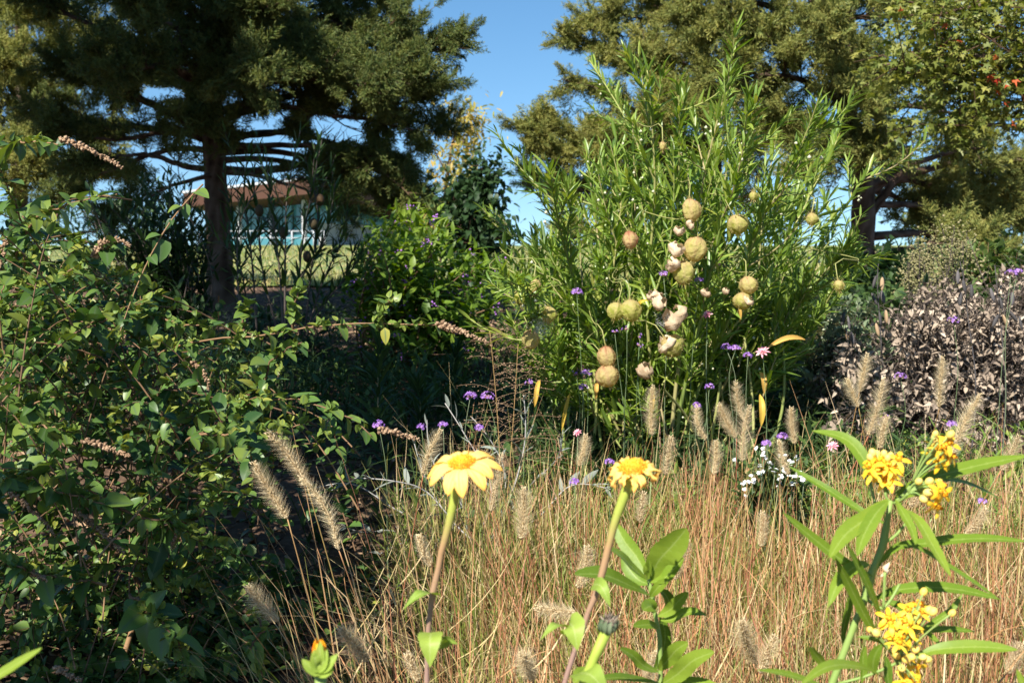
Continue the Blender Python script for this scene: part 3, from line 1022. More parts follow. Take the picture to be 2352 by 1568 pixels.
# shade trees on the left, outside the photograph, where its shade comes from
leafy_tree('shade_tree', 'leafy tree off to the left that shades the dark green bush', ground(-3.4, .2), [(-3.4, .2, -.05), (-3.35, .2, 1.2), (-3.1, .3, 2.3), (-2.7, .4, 3.2)], .07,
           [[(-3.3, .2, 1.9), (-2.8, .2, 2.4), (-2.1, .2, 2.6)], [(-3.1, .3, 2.3), (-2.5, 1.5, 3.0), (-1.8, 2.4, 3.5)], [(-3.1, .3, 2.3), (-3.0, 2.0, 3.2), (-2.6, 3.5, 4.0), (-3.2, 4.6, 4.3)]],
           [((-2.15, .05, 2.38), (.74, .50, .38), .29), ((-1.85, 1.78, 3.3), (.55, .6, .35), .16), ((-1.75, 2.4, 3.5), (.85, .6, .45), .26), ((-2.6, 3.5, 4.0), (.8, .7, .5), .20), ((-3.3, 4.7, 4.3), (.8, .6, .5), .18)],
           OVATE, COVER, .11, 7400, extra=None)
cedar('shade_cedar', 'tall cedar off to the left that shades the dark cedar', ground(-5.6, 6.9), [(-5.6, 6.9, .6), (-5.6, 6.9, 4), (-5.6, 6.9, 10)], .16,
      [([(-5.6, 6.9, 3.0 + k * .42), (-5.6 + 1.0 * math.cos(k * 2.4), 6.9 + 1.0 * math.sin(k * 2.4), 3.1 + k * .42), (-5.6 + 2.0 * math.cos(k * 2.4) * (1 - k * .012), 6.9 + 2.0 * math.sin(k * 2.4) * (1 - k * .012), 3.3 + k * .42)], .05, .1, 1.3) for k in range(17)],
      sprays=5, ssize=.36, sec=18, seclen=1.2)

# --- maple at the top right
y = 7.5
leafy_tree('maple_tree', 'green maple with a few red leaves hanging in at the upper right corner', ground(4.35, 7.6), PP([(2690, 810), (2680, 500), (2640, 200), (2600, -200)], 7.6), .09,
           [PP(q, 7.6) for q in ([(2680, 500), (2500, 330, 7.4), (2330, 290, 7.3), (2170, 290, 7.2)], [(2660, 300), (2450, 180, 7.4), (2250, 130, 7.2), (2030, 150, 7.1)],
                                 [(2640, 200), (2450, 40, 7.4), (2280, 10, 7.2), (2140, 40, 7.1)], [(2660, 340), (2480, 260, 7.6), (2300, 230, 7.7)])],
           [(P(2250, 50, 7.2), (.44, .5, .33), .26), (P(2130, 140, 7.1), (.30, .35, .16), .10), (P(2060, 150, 7.0), (.17, .2, .10), .03), (P(2290, 190, 7.3), (.36, .4, .22), .20),
            (P(2215, 290, 7.2), (.17, .25, .09), .05), (P(2080, 295, 7.1), (.14, .16, .07), .03), (P(2400, 100, 7.4), (.5, .6, .7), .30), (P(2230, 350, 7.3), (.08, .1, .08), .01), (P(2140, 20, 7.0), (.25, .3, .2), .06)],
           MAPLE, MAPLEM, .056, 6300, tint=(.5, .28))
mp_ = [o for o in bpy.data.objects if o.name.startswith('maple_tree')][0]
G = Geo()
pos = np.vstack([P(2300, 180, 7.0) + rvec(10, .05), P(2200, 105, 7.0) + rvec(3, .08), P(2330, 260, 7.1) + rvec(6, .12), P(2160, 30, 7.0) + rvec(4, .15)])
pick(MAPLE, G, pos, rvec(len(pos)) + [0, 0, -.4], rvec(len(pos), .5) + S, .05 + .02 * R.random(len(pos)), R.random(len(pos)))
G.build('red_leaves', MAPLER, mp_)

# --- thin yellow tree and dark round-leaved tree between the cedars
leafy_tree('young_tree', 'thin young tree with yellow leaves in the gap between the cedars', ground(-1.2, 20), PP([(1015, 640), (1020, 480), (1040, 330), (1060, 250)], 20), .05, [PP([(1025, 440), (1060, 380), (1090, 340)], 20), PP([(1030, 400), (1000, 350), (985, 310)], 20)],
           [(P(1060, 310, 20), (.28, .3, .5), .3), (P(1050, 400, 20), (.35, .3, .45), .4), (P(1085, 280, 20), (.12, .2, .25), .1), (P(1015, 470, 20), (.14, .2, .5), .2)], MEDL, YELL, .13, 1500, tint=(.45, .3), extra=None)
leafy_tree('small_tree', 'dark round-leaved small tree left of the balloon plant under the cedar tips', ground(-.45, 10.5), PP([(1075, 760), (1080, 600), (1090, 480)], 10.5), .05, [PP([(1080, 560), (1110, 480), (1140, 420)], 10.5), PP([(1080, 560), (1050, 490), (1040, 450)], 10.5)],
           [(P(1085, 470, 10.5), (.22, .3, .22), .4), (P(1080, 560, 10.5), (.28, .3, .30), .5), (P(1110, 400, 10.5), (.10, .2, .12), .1)], OVATE, COVER, .07, 2900, tint=(.03, .06))

# --- distant trees along the horizon
for lab, u, yy, hh, ww in [('distant bluish tree far beyond the lawn at the right edge', 2330, 95, 4.5, 5), ('distant tree low on the horizon right of the bare cedar trunk', 2150, 110, 3.5, 6),
                           ('distant tree far off behind the shaded shrub at the left', 330, 100, 4.0, 6), ('distant tree far off at the left edge of the lawn', 90, 105, 4.6, 7)]:
    c = P(u, 560, yy)
    leafy_tree('distant_tree', lab, ground(c[0], yy), [(c[0], yy, gz(0, yy) - .1), (c[0], yy, gz(0, yy) + hh * .5), (c[0], yy, gz(0, yy) + hh * .8)], .2, [],
               [((c[0], yy, gz(0, yy) + hh * .55), (ww * .5, 2, hh * .45), 1)], MEDL, COVER, .7, 700, tint=(.3, .2))


# ------------------------------------------------------------------ plants
R = np.random.default_rng(218)
def stem_obj(t, pts, r0, r1, m, n=22, sides=6, tint=None, name='stem'):
    G = Geo()
    p = even(pts, n)
    G.tube(p, np.linspace(r0, r1, n), sides, R.random() if tint is None else tint)
    return G.build(name, m, t), p


# --- beautyberry
by = 6.3
t = thing('beautyberry_shrub', 'lime-topped shrub dotted with purple berries below the glass building', 'shrub', ground(-.75, by))
base = ground(-.7, by)
poly = [(790, 640), (820, 560), (880, 490), (960, 465), (1030, 500), (1040, 550), (1190, 600), (1200, 700), (1150, 800), (1000, 830), (860, 800), (780, 720)]
L_, B_ = Geo(), Geo()
tips = np.vstack([sample_poly(poly, 240), sample_poly(poly[1:7], 60)])
stems = 0
for q in tips:
    yy = by + R.normal() * .4
    e = P(q[0], q[1], yy)
    a = base + (e - base) * (.45 + .2 * R.random()) + rvec(1, .08)[0]
    d = e - a
    p = curve([a, a + d * .5 + np.array([0, 0, .06]), e, e + d * .15 - np.array([0, 0, .03])], 10)
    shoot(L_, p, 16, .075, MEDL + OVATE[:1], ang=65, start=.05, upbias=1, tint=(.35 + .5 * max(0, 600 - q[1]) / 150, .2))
    if R.random() < .22:
        G = Geo()
        G.tube(curve([base + rvec(1, .06)[0] * [1, 1, 0], (base + a) / 2 + rvec(1, .06)[0], a, e], 12), np.linspace(.008, .002, 12), 5, R.random())
        G.build('stem', BUSHW, t)
    for k in range(int(R.random() < .55)):
        g = R.integers(2, 9)
        nb = R.integers(4, 9)
        pos = p[g] + rvec(nb, .012)
        B_.inst(BALL, pos, rvec(nb), rvec(nb), .008 + .004 * R.random(nb), R.random(nb))
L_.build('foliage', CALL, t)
B_.build('berries', BERRY, t)


def bushy(name, label, cat, base, poly, yr, n, L, tpls, m, ms, nleaf=18, ang=60, tint=(.4, .2), stems=10, frac=.45, up=.04, nm='foliage', droop=0., ends=(.0, .0), rs=.006):
    """shrub made of leafy shoots that spread from a base to the inside of an outline."""
    base = np.asarray(base)
    t = thing(name, label, cat, base)
    G = Geo()
    tips = sample_poly(poly, n)
    for i, q in enumerate(tips):
        yy = yr[0] + (yr[1] - yr[0]) * R.random()
        e = P(q[0], q[1], yy)
        a = base + (e - base) * (frac + .25 * R.random()) + rvec(1, .06)[0]
        d = e - a
        p = curve([a, a + d * .5 + np.array([0, 0, up]), e], 9)
        G.tube(p, np.linspace(rs * .5, rs * .2, 9), 4, R.random(), 1, cap=False)
        shoot(G, p, nleaf, L, tpls, ang=ang, start=.1, upbias=1, tint=tint, droop=droop)
        if i < stems:
            S_ = Geo()
            S_.tube(curve([base + rvec(1, .08)[0] * [1, 1, 0], (base + a) / 2 + rvec(1, .05)[0] + np.array([0, 0, .05]), a, e], 12), np.linspace(rs, rs * .3, 12), 5, R.random())
            S_.build('stem', ms, t)
    G.build(nm, [m, ms], t)
    return t


# shaded shrubs around the left trunk
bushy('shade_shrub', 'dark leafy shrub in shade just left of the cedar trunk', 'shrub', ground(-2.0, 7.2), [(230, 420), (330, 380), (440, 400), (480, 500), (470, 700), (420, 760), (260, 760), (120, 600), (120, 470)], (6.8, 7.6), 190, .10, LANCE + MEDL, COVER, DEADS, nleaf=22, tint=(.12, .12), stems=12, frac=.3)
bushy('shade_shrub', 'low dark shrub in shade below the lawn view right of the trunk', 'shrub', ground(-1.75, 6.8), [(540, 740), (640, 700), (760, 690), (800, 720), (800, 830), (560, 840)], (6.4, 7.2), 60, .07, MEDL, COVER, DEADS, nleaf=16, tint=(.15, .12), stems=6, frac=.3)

bushy('shade_shrub', 'added dark leaves standing in for the shade at the foot of the bare cedar trunk on the right', 'shrub', ground(2.95, 9.0), [(1900, 600), (1960, 560), (2060, 545), (2150, 550), (2200, 640), (2150, 720), (1900, 720)], (8.6, 9.6), 150, .10, MEDL + OVATE, COVER, DEADS, nleaf=18, tint=(.02, .08), stems=8, frac=.3)  # added near-black leaf mass that fills in the shade under the cedar

# willowy stems silhouetted against the lawn: a second balloon plant in shade
t = thing('willowy_plant', 'tall narrow-leaved plant in shade with shade-toned seed balls in front of the building', 'plant', ground(-1.4, 5.6))
for pts in [[(590, 760), (575, 560), (560, 430), (575, 330)], [(650, 760), (640, 600), (620, 450), (610, 350)], [(655, 770), (655, 600), (660, 450), (690, 300)], [(700, 770), (715, 620), (730, 500), (700, 360)], [(705, 770), (740, 650), (780, 560), (800, 480)],
            [(690, 770), (690, 600), (720, 420), (740, 320)], [(570, 760), (560, 650), (540, 560), (530, 420)], [(640, 770), (600, 600), (590, 480), (560, 380)], [(660, 770), (690, 640), (730, 580), (770, 420)], [(700, 770), (750, 690), (790, 640), (815, 560)],
            [(560, 760), (545, 620), (555, 500), (600, 420)]]:
    yy = 5.5 + R.normal() * .2
    so_, p = stem_obj(t, PP(pts, yy), .006, .002, DEADS)
    G = Geo()
    shoot(G, p, 40, .10, LANCE, ang=45, start=.2, upbias=.6, tint=(.35, .2))
    for k in range(3):
        i = R.integers(7, 18)
        tg = tangents(p)[i]
        d = nrm(tg * .8 + rvec(1, .45)[0])
        q = curve([p[i], p[i] + d * .12, p[i] + d * .22 + np.array([0, 0, .05])], 7)
        G.tube(q, np.linspace(.003, .001, 7), 4, .3, 1, cap=False)
        shoot(G, q, 12, .08, LANCE, ang=45, start=.1, upbias=.6, tint=(.35, .2))
    G.build('foliage', [BALL_L_SHADE, DEADS], so_)
POD_SHADE = mat('shade_toned_seed_ball', [(.06, .045, .02), (.09, .05, .022)], trans=.2, rough=.7)  # pods of the shaded balloon plant, the shade put into a dark brown
for (u, v) in [(720, 500), (650, 520), (705, 575), (735, 445), (595, 470)]:
    G = Geo()
    G.inst(ball_tpl(12, 8), P(u, v, 5.4), np.array([[0, .1, -1.]]), np.array([[0, 1, 0.]]), np.array([[.042, .058, .042]]), R.random(1))
    G.build('seed_ball', POD_SHADE, t)


# ------------------------------------------------------------------ dark green bush on the left
R = np.random.default_rng(210)
t = thing('green_bush', 'dense dark green oval-leaved bush filling the left side with arching twigs', 'bush', ground(-.85, 2.9))
bb = ground(-.85, 2.95)
F = Geo()
poly = [(-80, 470), (60, 500), (200, 560), (290, 610), (330, 680), (420, 740), (560, 760), (640, 800), (640, 880), (760, 930), (820, 970), (700, 1020), (600, 1060), (560, 1120), (520, 1180), (560, 1290), (640, 1420), (660, 1600), (-80, 1620)]
tips = np.vstack([sample_poly(poly, 230), sample_poly([(-80, 900), (500, 900), (560, 1100), (520, 1250), (640, 1420), (660, 1620), (-80, 1620)], 130),
                  sample_poly([(-80, 470), (60, 500), (290, 610), (420, 740), (300, 820), (-80, 820)], 60)])
nfront = len(tips)
tips = np.vstack([tips, sample_poly([(60, 560), (290, 640), (520, 790), (620, 860), (560, 1000), (60, 1000)], 60)])
for qi, q in enumerate(tips):
    yy = 2.75 + R.normal() * .28 if qi < nfront else 3.0 + .5 * R.random()
    if q[1] > 1150:
        yy = 2.5 + R.random() * .55
    e = P(q[0], q[1], yy)
    out = nrm(e - bb + np.array([0, 0, .1]))
    d = nrm(out * .7 + rvec(1, .5)[0] + np.array([.15, -.1, .1]))
    L = .18 + .22 * R.random()
    a = e - d * L
    p = curve([a, a + d * L * .5 + np.array([0, 0, .03]), e + np.array([0, 0, .0]), e + d * .06 + np.array([0, 0, -.03])], 10)
    F.tube(p, np.linspace(.0022, .0010, 10), 5, R.random(), 1, cap=False)
    sz = R.choice([.026, .035, .047], p=[.42, .42, .16])
    shoot(F, p, R.integers(14, 25), sz, OVATE, ang=62, start=.08, upbias=.9, tint=(.30, .27), droop=.25, sizevar=.25)
    for k in range(2):   # small tip leaves
        pp = p[-1] + rvec(4, .006)
        pick(OVATE, F, pp, nrm(d + rvec(4, .5)), rvec(4, .4) + [0, 0, 1], .016 + .01 * R.random(4), .6 + .3 * R.random(4))
# inner old wood
for k in range(10):
    e = P(*(sample_poly(poly, 1)[0]), 3.0 + R.normal() * .2)
    F.tube(curve([bb + rvec(1, .2)[0] * [1, .6, 0], bb + (e - bb) * .5 + rvec(1, .08)[0], e], 10), np.linspace(.008, .003, 10), 6, R.random(), 1, cap=False)
F.build('foliage', [BUSHL, BUSHW], t)


def spike(par, pts, y, r=.010, n=170):
    G = Geo()
    p = curve(PP(pts, y) if len(pts[0]) < 3 else PP(pts), 26)
    G.tube(p, np.linspace(.0016, .0008, 26), 5, .5)
    f = R.random(n) ** .9
    i = np.minimum((f * 25).astype(int), 24)
    pos = p[i] + (p[i + 1] - p[i]) * R.random(n)[:, None]
    tg = tangents(p)[i]
    rad = nrm(np.cross(tg, rvec(n)))
    d = nrm(rad + tg * .5)
    s = r * (1.15 - .55 * f) * (.7 + .6 * R.random(n))
    clump = .6 + .4 * np.sin(f * 70)
    G.inst(OCT, pos, d, rvec(n), np.stack([s * .75, s * 1.2 * clump, s * .75], -1), R.random(n))
    return G.build('dried_flower_spike', SPIKE, par)


arch = [
    # (path, leaf size, count, spike path)
    ([(-70, 360, 2.55), (0, 325, 2.5), (60, 310, 2.45), (135, 316, 2.4)], .036, 14, [(135, 316, 2.4), (190, 338, 2.38), (240, 362, 2.37), (282, 386, 2.36)]),
    ([(60, 700, 2.7), (50, 560, 2.6), (25, 450, 2.5), (8, 380, 2.45), (4, 330, 2.45)], .050, 14, None),
    ([(40, 620, 2.6), (80, 520, 2.5), (160, 490, 2.45), (255, 462, 2.4)], .042, 14, None),
    ([(60, 700, 2.6), (130, 640, 2.5), (200, 600, 2.45), (262, 560, 2.4)], .045, 18, [(215, 592, 2.43), (240, 555, 2.42), (268, 552, 2.42), (300, 565, 2.4)]),
    ([(180, 940, 2.9), (300, 860, 2.7), (400, 800, 2.55), (520, 775, 2.45), (640, 757, 2.4), (760, 744, 2.36), (880, 740, 2.33), (1000, 744, 2.3)], .030, 34, [(1000, 744, 2.3), (1040, 754, 2.29), (1085, 772, 2.28), (1122, 787, 2.28)]),
    ([(300, 1000, 2.8), (450, 940, 2.6), (560, 915, 2.5), (660, 905, 2.45), (760, 925, 2.4), (840, 968, 2.35), (865, 985, 2.34)], .040, 30, [(868, 986, 2.34), (900, 992, 2.33), (930, 1000, 2.33), (962, 1008, 2.32)]),
    ([(560, 770, 2.45), (556, 735, 2.44), (570, 700, 2.43)], .034, 8, None),
    ([(668, 755, 2.4), (672, 725, 2.4), (680, 690, 2.4)], .030, 10, None),
    ([(860, 742, 2.34), (880, 715, 2.33), (905, 680, 2.33)], .026, 8, None),
    ([(560, 920, 2.5), (610, 865, 2.45), (640, 800, 2.42), (700, 770, 2.4)], .040, 16, None),
    ([(300, 720, 2.6), (360, 735, 2.55), (430, 745, 2.5), (480, 750, 2.5)], .034, 14, None),
    ([(0, 960, 2.5), (60, 940, 2.4), (120, 915, 2.35), (170, 900, 2.3)], .040, 14, None),
    ([(40, 1000, 2.4), (90, 985, 2.35), (150, 1000, 2.3), (185, 1012, 2.28)], .046, 12, [(185, 1012, 2.28), (220, 1020, 2.27), (260, 1032, 2.27), (300, 1048, 2.26)]),
    ([(10, 1090, 2.3), (80, 1110, 2.25), (160, 1150, 2.2), (260, 1170, 2.2)], .052, 14, [(-10, 1110, 2.3), (60, 1160, 2.25), (95, 1190, 2.25), (125, 1228, 2.24)]),
    ([(250, 1170, 2.25), (330, 1190, 2.2), (400, 1225, 2.2), (470, 1265, 2.2), (540, 1290, 2.2)], .036, 18, [(160, 1160, 2.3), (200, 1190, 2.28), (240, 1230, 2.26), (285, 1268, 2.25)]),
    ([(300, 1370, 2.1), (340, 1420, 2.05), (380, 1450, 2.0), (440, 1540, 1.98)], .056, 12, None),
    ([(250, 1340, 2.2), (120, 1320, 2.15), (60, 1300, 2.1), (-10, 1280, 2.1)], .045, 12, [(10, 1285, 2.12), (50, 1300, 2.12), (80, 1318, 2.12), (115, 1335, 2.12)]),
    ([(420, 1200, 2.3), (470, 1180, 2.25), (500, 1150, 2.2), (520, 1110, 2.2)], .036, 12, None),
    ([(120, 800, 2.5), (200, 760, 2.4), (260, 740, 2.35), (300, 750, 2.3)], .048, 14, None),
    ([(60, 840, 2.5), (40, 780, 2.45), (30, 720, 2.4), (45, 680, 2.4)], .044, 12, [(40, 800, 2.45), (50, 830, 2.44), (62, 860, 2.44), (70, 890, 2.44)]),
    ([(430, 1010, 2.4), (520, 1000, 2.35), (600, 985, 2.3), (680, 960, 2.3)], .038, 16, None),
    ([(560, 1400, 2.2), (600, 1440, 2.15), (580, 1500, 2.1), (600, 1560, 2.1)], .032, 12, None),
]
for pts, sz, nl, sp in arch:
    G = Geo()
    p = even(PP(pts), 30)
    p = p + np.cumsum(rvec(30, .0022), 0)
    G.tube(p, np.linspace(.0034, .0014, 30), 6, R.random())
    br = G.build('branch', BUSHW, t)
    G = Geo()
    shoot(G, p, int(nl * 1.6), sz * 1.05, OVATE, ang=68, start=.06, upbias=.9, tint=(.42, .18), droop=.35, sizevar=.25, taper=.35)
    for k in range(int(nl * .8)):   # small axillary leaf pairs and tufts
        i = R.integers(3, 29)
        pp = np.repeat(p[i][None], 5, 0) + rvec(5, .006)
        pick(OVATE, G, pp, nrm(rvec(5, .7) + [0, 0, .8] + tangents(p)[i] * .4), rvec(5, .5) + [0, 0, 1], .012 + .014 * R.random(5), .45 + .4 * R.random(5))
    if nl > 30 and sz < .035:
        q = P(884, 752, 2.32)
        pick(OVATE, G, q[None], np.array([[.1, -.2, -1.]]), np.array([[0, -1, .1]]), np.array([.036]), np.array([1.]))
    G.build('foliage', BUSHL, br)
    if sp:
        spike(br, sp, None)
for sp in [[(20, 545, 2.5), (10, 570, 2.5), (0, 620, 2.5)], [(440, 830, 2.55), (470, 860, 2.54), (480, 900, 2.53)], [(400, 1210, 2.28), (400, 1240, 2.27), (395, 1260, 2.27)], [(120, 1530, 2.0), (150, 1545, 2.0), (185, 1562, 2.0)], [(265, 730, 2.45), (280, 760, 2.45), (285, 790, 2.45)]]:
    spike(t, sp, None, .009, 90)


# ------------------------------------------------------------------ balloon plant
R = np.random.default_rng(205)
YB = 4.0
bt = thing('balloon_plant', 'tall bright green narrow-leaved plant hung with puffy yellow-green seed pods', 'plant', ground(.5, YB))
outer = [[(1470, 1060), (1330, 800), (1220, 620), (1105, 490)], [(1480, 1060), (1350, 780), (1270, 560), (1235, 385)], [(1490, 1060), (1400, 760), (1350, 500), (1330, 330)], [(1500, 1060), (1450, 700), (1480, 400), (1335, 120)],
         [(1510, 1060), (1480, 700), (1500, 420), (1480, 140)], [(1530, 1060), (1540, 700), (1560, 420), (1560, 180)], [(1540, 1060), (1580, 700), (1620, 420), (1690, 150)], [(1550, 1060), (1620, 720), (1680, 460), (1755, 215)],
         [(1570, 1060), (1700, 700), (1780, 480), (1935, 245)], [(1580, 1060), (1720, 760), (1830, 560), (1960, 310)], [(1590, 1060), (1760, 800), (1920, 560), (2052, 365)], [(1600, 1060), (1760, 850), (1900, 660), (1990, 560)],
         [(1460, 1060), (1330, 900), (1230, 780), (1165, 600)], [(1600, 1070), (1760, 900), (1880, 780), (1965, 640)], [(1270, 1040), (1260, 900), (1250, 750), (1240, 560)], [(1255, 1040), (1220, 860), (1190, 720), (1170, 640)],
         [(1540, 1060), (1560, 760), (1640, 560), (1640, 260)], [(1300, 1050), (1330, 900), (1380, 700), (1420, 420)]]
for pts in outer:
    pts = [(1545 + (u - 1545) * .91, 600 + (v - 600) * .96) for u, v in pts]
    y0 = YB + R.normal() * .12
    dy = R.normal() * .18
    pp = [(u, v, y0 + dy * k) for k, (u, v) in enumerate(pts)]
    p0 = ground(P(*pp[0])[0], y0)
    so_, p = stem_obj(bt, np.vstack([p0, PP(pp)]), .0085, .0025, BALL_S, n=34)
    G = Geo()
    shoot(G, p, 84, .090, LANCE, ang=46, start=.30, upbias=.6, tint=(.38, .2), taper=.35)
    shoot(G, p[-6:], 12, .07, LANCE, ang=32, start=.3, upbias=.6, tint=(.55, .15), taper=.2)
    tg = tangents(p)
    for k in range(12):
        i = int(11 + 21 * (k + R.random()) / 12)
        d = nrm(tg[i] * .9 + rvec(1, .42)[0])
        L = .13 + .14 * R.random()
        q = curve([p[i], p[i] + d * L * .5, p[i] + d * L + np.array([0, 0, L * .2])], 10)
        G.tube(q, np.linspace(.0035, .0012, 10), 5, R.random(), 1, cap=False)
        shoot(G, q, 28, .068, LANCE, ang=44, start=.1, upbias=.6, tint=(.42, .2), taper=.45)
    # small pale flower buds under the tips
    i = R.integers(28, 33)
    nb = 4
    fb = p[i] + rvec(nb, .02) - [0, 0, .02]
    G.inst(OCT, fb, np.tile([0, 0, -1.], (nb, 1)), rvec(nb), .010 + .006 * R.random(nb), 1.0, 2)
    G.build('foliage', [BALL_L, BALL_S, PALEB], so_)
# inner shoots fill the crown
poly = [(1160, 560), (1240, 420), (1330, 340), (1440, 260), (1480, 200), (1560, 220), (1680, 220), (1760, 280), (1900, 290), (2000, 410), (1960, 560), (1930, 700), (1830, 850), (1720, 960), (1560, 1000), (1380, 960), (1240, 900), (1170, 760)]
poly = [(1545 + (u - 1545) * .86, v) for u, v in poly]
G = Geo()
cen = ground(.52, YB)
tips = np.vstack([sample_poly(poly, 135), sample_poly([(1230, 620), (1900, 620), (1850, 820), (1700, 960), (1400, 960), (1240, 850)], 45)])
for q in tips:
    e = P(q[0], q[1], YB + .06 + R.normal() * .19)
    a = cen + (e - cen) * (.5 + .2 * R.random()) + rvec(1, .05)[0]
    d = e - a
    p = curve([a, a + d * .5 + rvec(1, .02)[0], e], 12)
    G.tube(p, np.linspace(.004, .0015, 12), 5, R.random(), 1, cap=False)
    shoot(G, p, 40, .082, LANCE, ang=48, start=.05, upbias=.6, tint=(.36, .2), taper=.35)
for k in range(34):
    q = sample_poly([(1230, 700), (1850, 700), (1720, 1010), (1270, 1010)], 1)[0]
    e = P(q[0], q[1], YB + R.normal() * .2)
    a = ground(e[0] * .6 + .2 + R.normal() * .1, YB + R.normal() * .15)
    G.tube(curve([a, (a + e) / 2 + rvec(1, .03)[0], e], 12), np.linspace(.007, .004, 12), 6, R.random(), 1, cap=False)
# yellowing leaves near the bottom
for (u, v, u2, v2, wd) in [(1850, 780, 1760, 800, .018), (1745, 855, 1755, 905, .02), (1745, 905, 1748, 980, .02), (1240, 870, 1228, 935, .016), (1370, 880, 1368, 920, .014), (1690, 690, 1700, 740, .012), (1310, 900, 1290, 990, .012), (1460, 720, 1490, 690, .012), (1500, 900, 1495, 960, .012)]:
    a, e = P(u, v, YB - .35), P(u2, v2, YB - .38)
    path_leaf(G, [a, (a + e) / 2 + [0, -.02, .02], e], wd, up=(0, -.8, .5), n=8, fold=.5, tint=R.random(), mat=2)
# flower buds sprinkled
nb = 40
q = sample_poly(poly, nb)
pos = np.array([P(a, b, YB - .25 + R.normal() * .1) for a, b in q])
G.inst(OCT, pos, np.tile([0, 0, -1.], (nb, 1)), rvec(nb), .008 + .006 * R.random(nb), 1., 3)
G.build('foliage', [BALL_L, BALL_S, YEL_GR, PALEB], bt)

PODV = ball_tpl(20, 14)


def pod(u, v, w, h, tint, ang=0., dy=-.60, hair=70):
    y = YB + dy
    s = y / FP
    c = P(u, v, y)
    T_ = dict(PODV)
    V = PODV['V'].copy()
    a = np.arctan2(V[:, 2], V[:, 0])
    t_ = V[:, 1]
    lop = R.normal(size=2) * .09
    rib = 1 + lop[0] * np.cos(a) + lop[1] * np.sin(a) + .10 * np.cos(a * 5 + R.random() * 6 + t_ * 1.5) + .03 * np.sin(a * 9 + t_ * 8) + .035 * R.normal(size=len(V))
    sh = 1 + .10 * np.sin(PI * t_) - .05 * t_
    V[:, 0] *= rib * sh
    V[:, 2] *= rib * sh
    V[:, 0] += .06 * (t_ - .5) ** 2
    T_['V'] = V
    T_['mid'] = t_
    d = nrm(np.array([math.sin(ang) * .7, -.15 + .1 * R.normal(), -math.cos(ang)]))
    top = c - d * h * s * .5
    G = Geo()
    # the stalk end darker and redder
    G.inst(T_, top[None], d[None], np.array([[.2, -1, .1]]), np.array([[w * s * .94, h * s * 1.06, w * s * .94]]), np.array([tint]))
    G.ti[-1] = np.clip(tint + .16 * (np.cos(a * 5) > .6) + .55 * np.clip(.45 - t_, 0, 1) * 1.6 + .08 * R.normal(size=len(V)), 0, 1)
    k = R.integers(0, len(V), hair)
    W_ = G.V[0][k]
    dd = nrm(W_ - c)
    G.inst(HAIR, W_, nrm(dd + rvec(hair, .25)), rvec(hair), np.stack([np.full(hair, .0011), .009 + .008 * R.random(hair), np.full(hair, .001)], -1), .45)
    o = G.build('seed_pod', POD, bt)
    G = Geo()
    st = [top + d * .004, top - d * .02 + rvec(1, .004)[0], top - d * .05 + np.array([R.normal() * .02, .03, .005]), top - d * .06 + np.array([R.normal() * .04, .12, .0]), top - d * .08 + np.array([R.normal() * .06, .34, .02])]
    G.tube(curve(st, 8), .0016, 5, .6)
    G.build('pod_stalk', BALL_S, o)
    return o


for q in [(1585, 482, 42, 52, .35, .1), (1692, 515, 48, 44, .12, .5), (1446, 550, 34, 40, .62, .2), (1598, 571, 52, 56, .33, -.3), (1571, 625, 47, 54, .18, 0), (1719, 654, 42, 40, .30, .4), (1707, 690, 41, 38, .15, .1),
          (1394, 818, 42, 48, .48, .2), (1395, 861, 54, 50, .46, .5), (1195, 681, 30, 34, .02, .1), (1219, 778, 38, 44, .30, 0), (1450, 712, 46, 50, .10, .2), (1415, 714, 40, 40, .05, -.3), (1260, 722, 34, 36, .12, 0), (1226, 656, 30, 34, .32, 0),
          (1864, 503, 26, 28, .15, 0), (1926, 655, 24, 24, .20, .2), (1522, 335, 16, 20, .30, 0), (1730, 450, 20, 20, .1, 0), (1542, 794, 52, 50, .12, .9)]:
    pod(*q)


def husk(u, v, w, h, tint, ang, dy=-.62):
    """a split pod: crumpled papery shell, open on one side."""
    y = YB + dy
    s = y / FP
    c = P(u, v, y)
    n, m = 14, 9
    V, Q = [], []
    ph = R.random(4) * 6
    for i in range(m + 1):
        t_ = i / m * .72 + .04
        for j in range(n + 1):
            a = j / n * 2 * PI * .86
            r = math.sin(PI * t_) * (1 + .22 * math.sin(3 * a + ph[0]) + .12 * math.sin(7 * a + ph[1] + t_ * 9) + .08 * R.normal())
            V.append((.5 * r * math.cos(a), -.5 * math.cos(PI * t_) + .10 * math.sin(5 * a + ph[2]) * t_, .5 * r * math.sin(a)))
    for i in range(m):
        for j in range(n):
            k = i * (n + 1) + j
            Q.append((k, k + 1, k + n + 2, k + n + 1))
    T_ = tpl(V, Q, mid=np.array(V)[:, 1] + .5)
    d = nrm(np.array([math.sin(ang), -.5, math.cos(ang)]))
    G = Geo()
    G.inst(T_, c[None], d[None], np.array([[.3, -1, .3]]), np.array([[w * s, h * s, w * s]]), np.array([tint]))
    G.ti[-1] = np.clip(tint + .2 * R.normal(size=len(V)), 0, 1)
    return G.build('open_seed_pod', HUSK, bt)


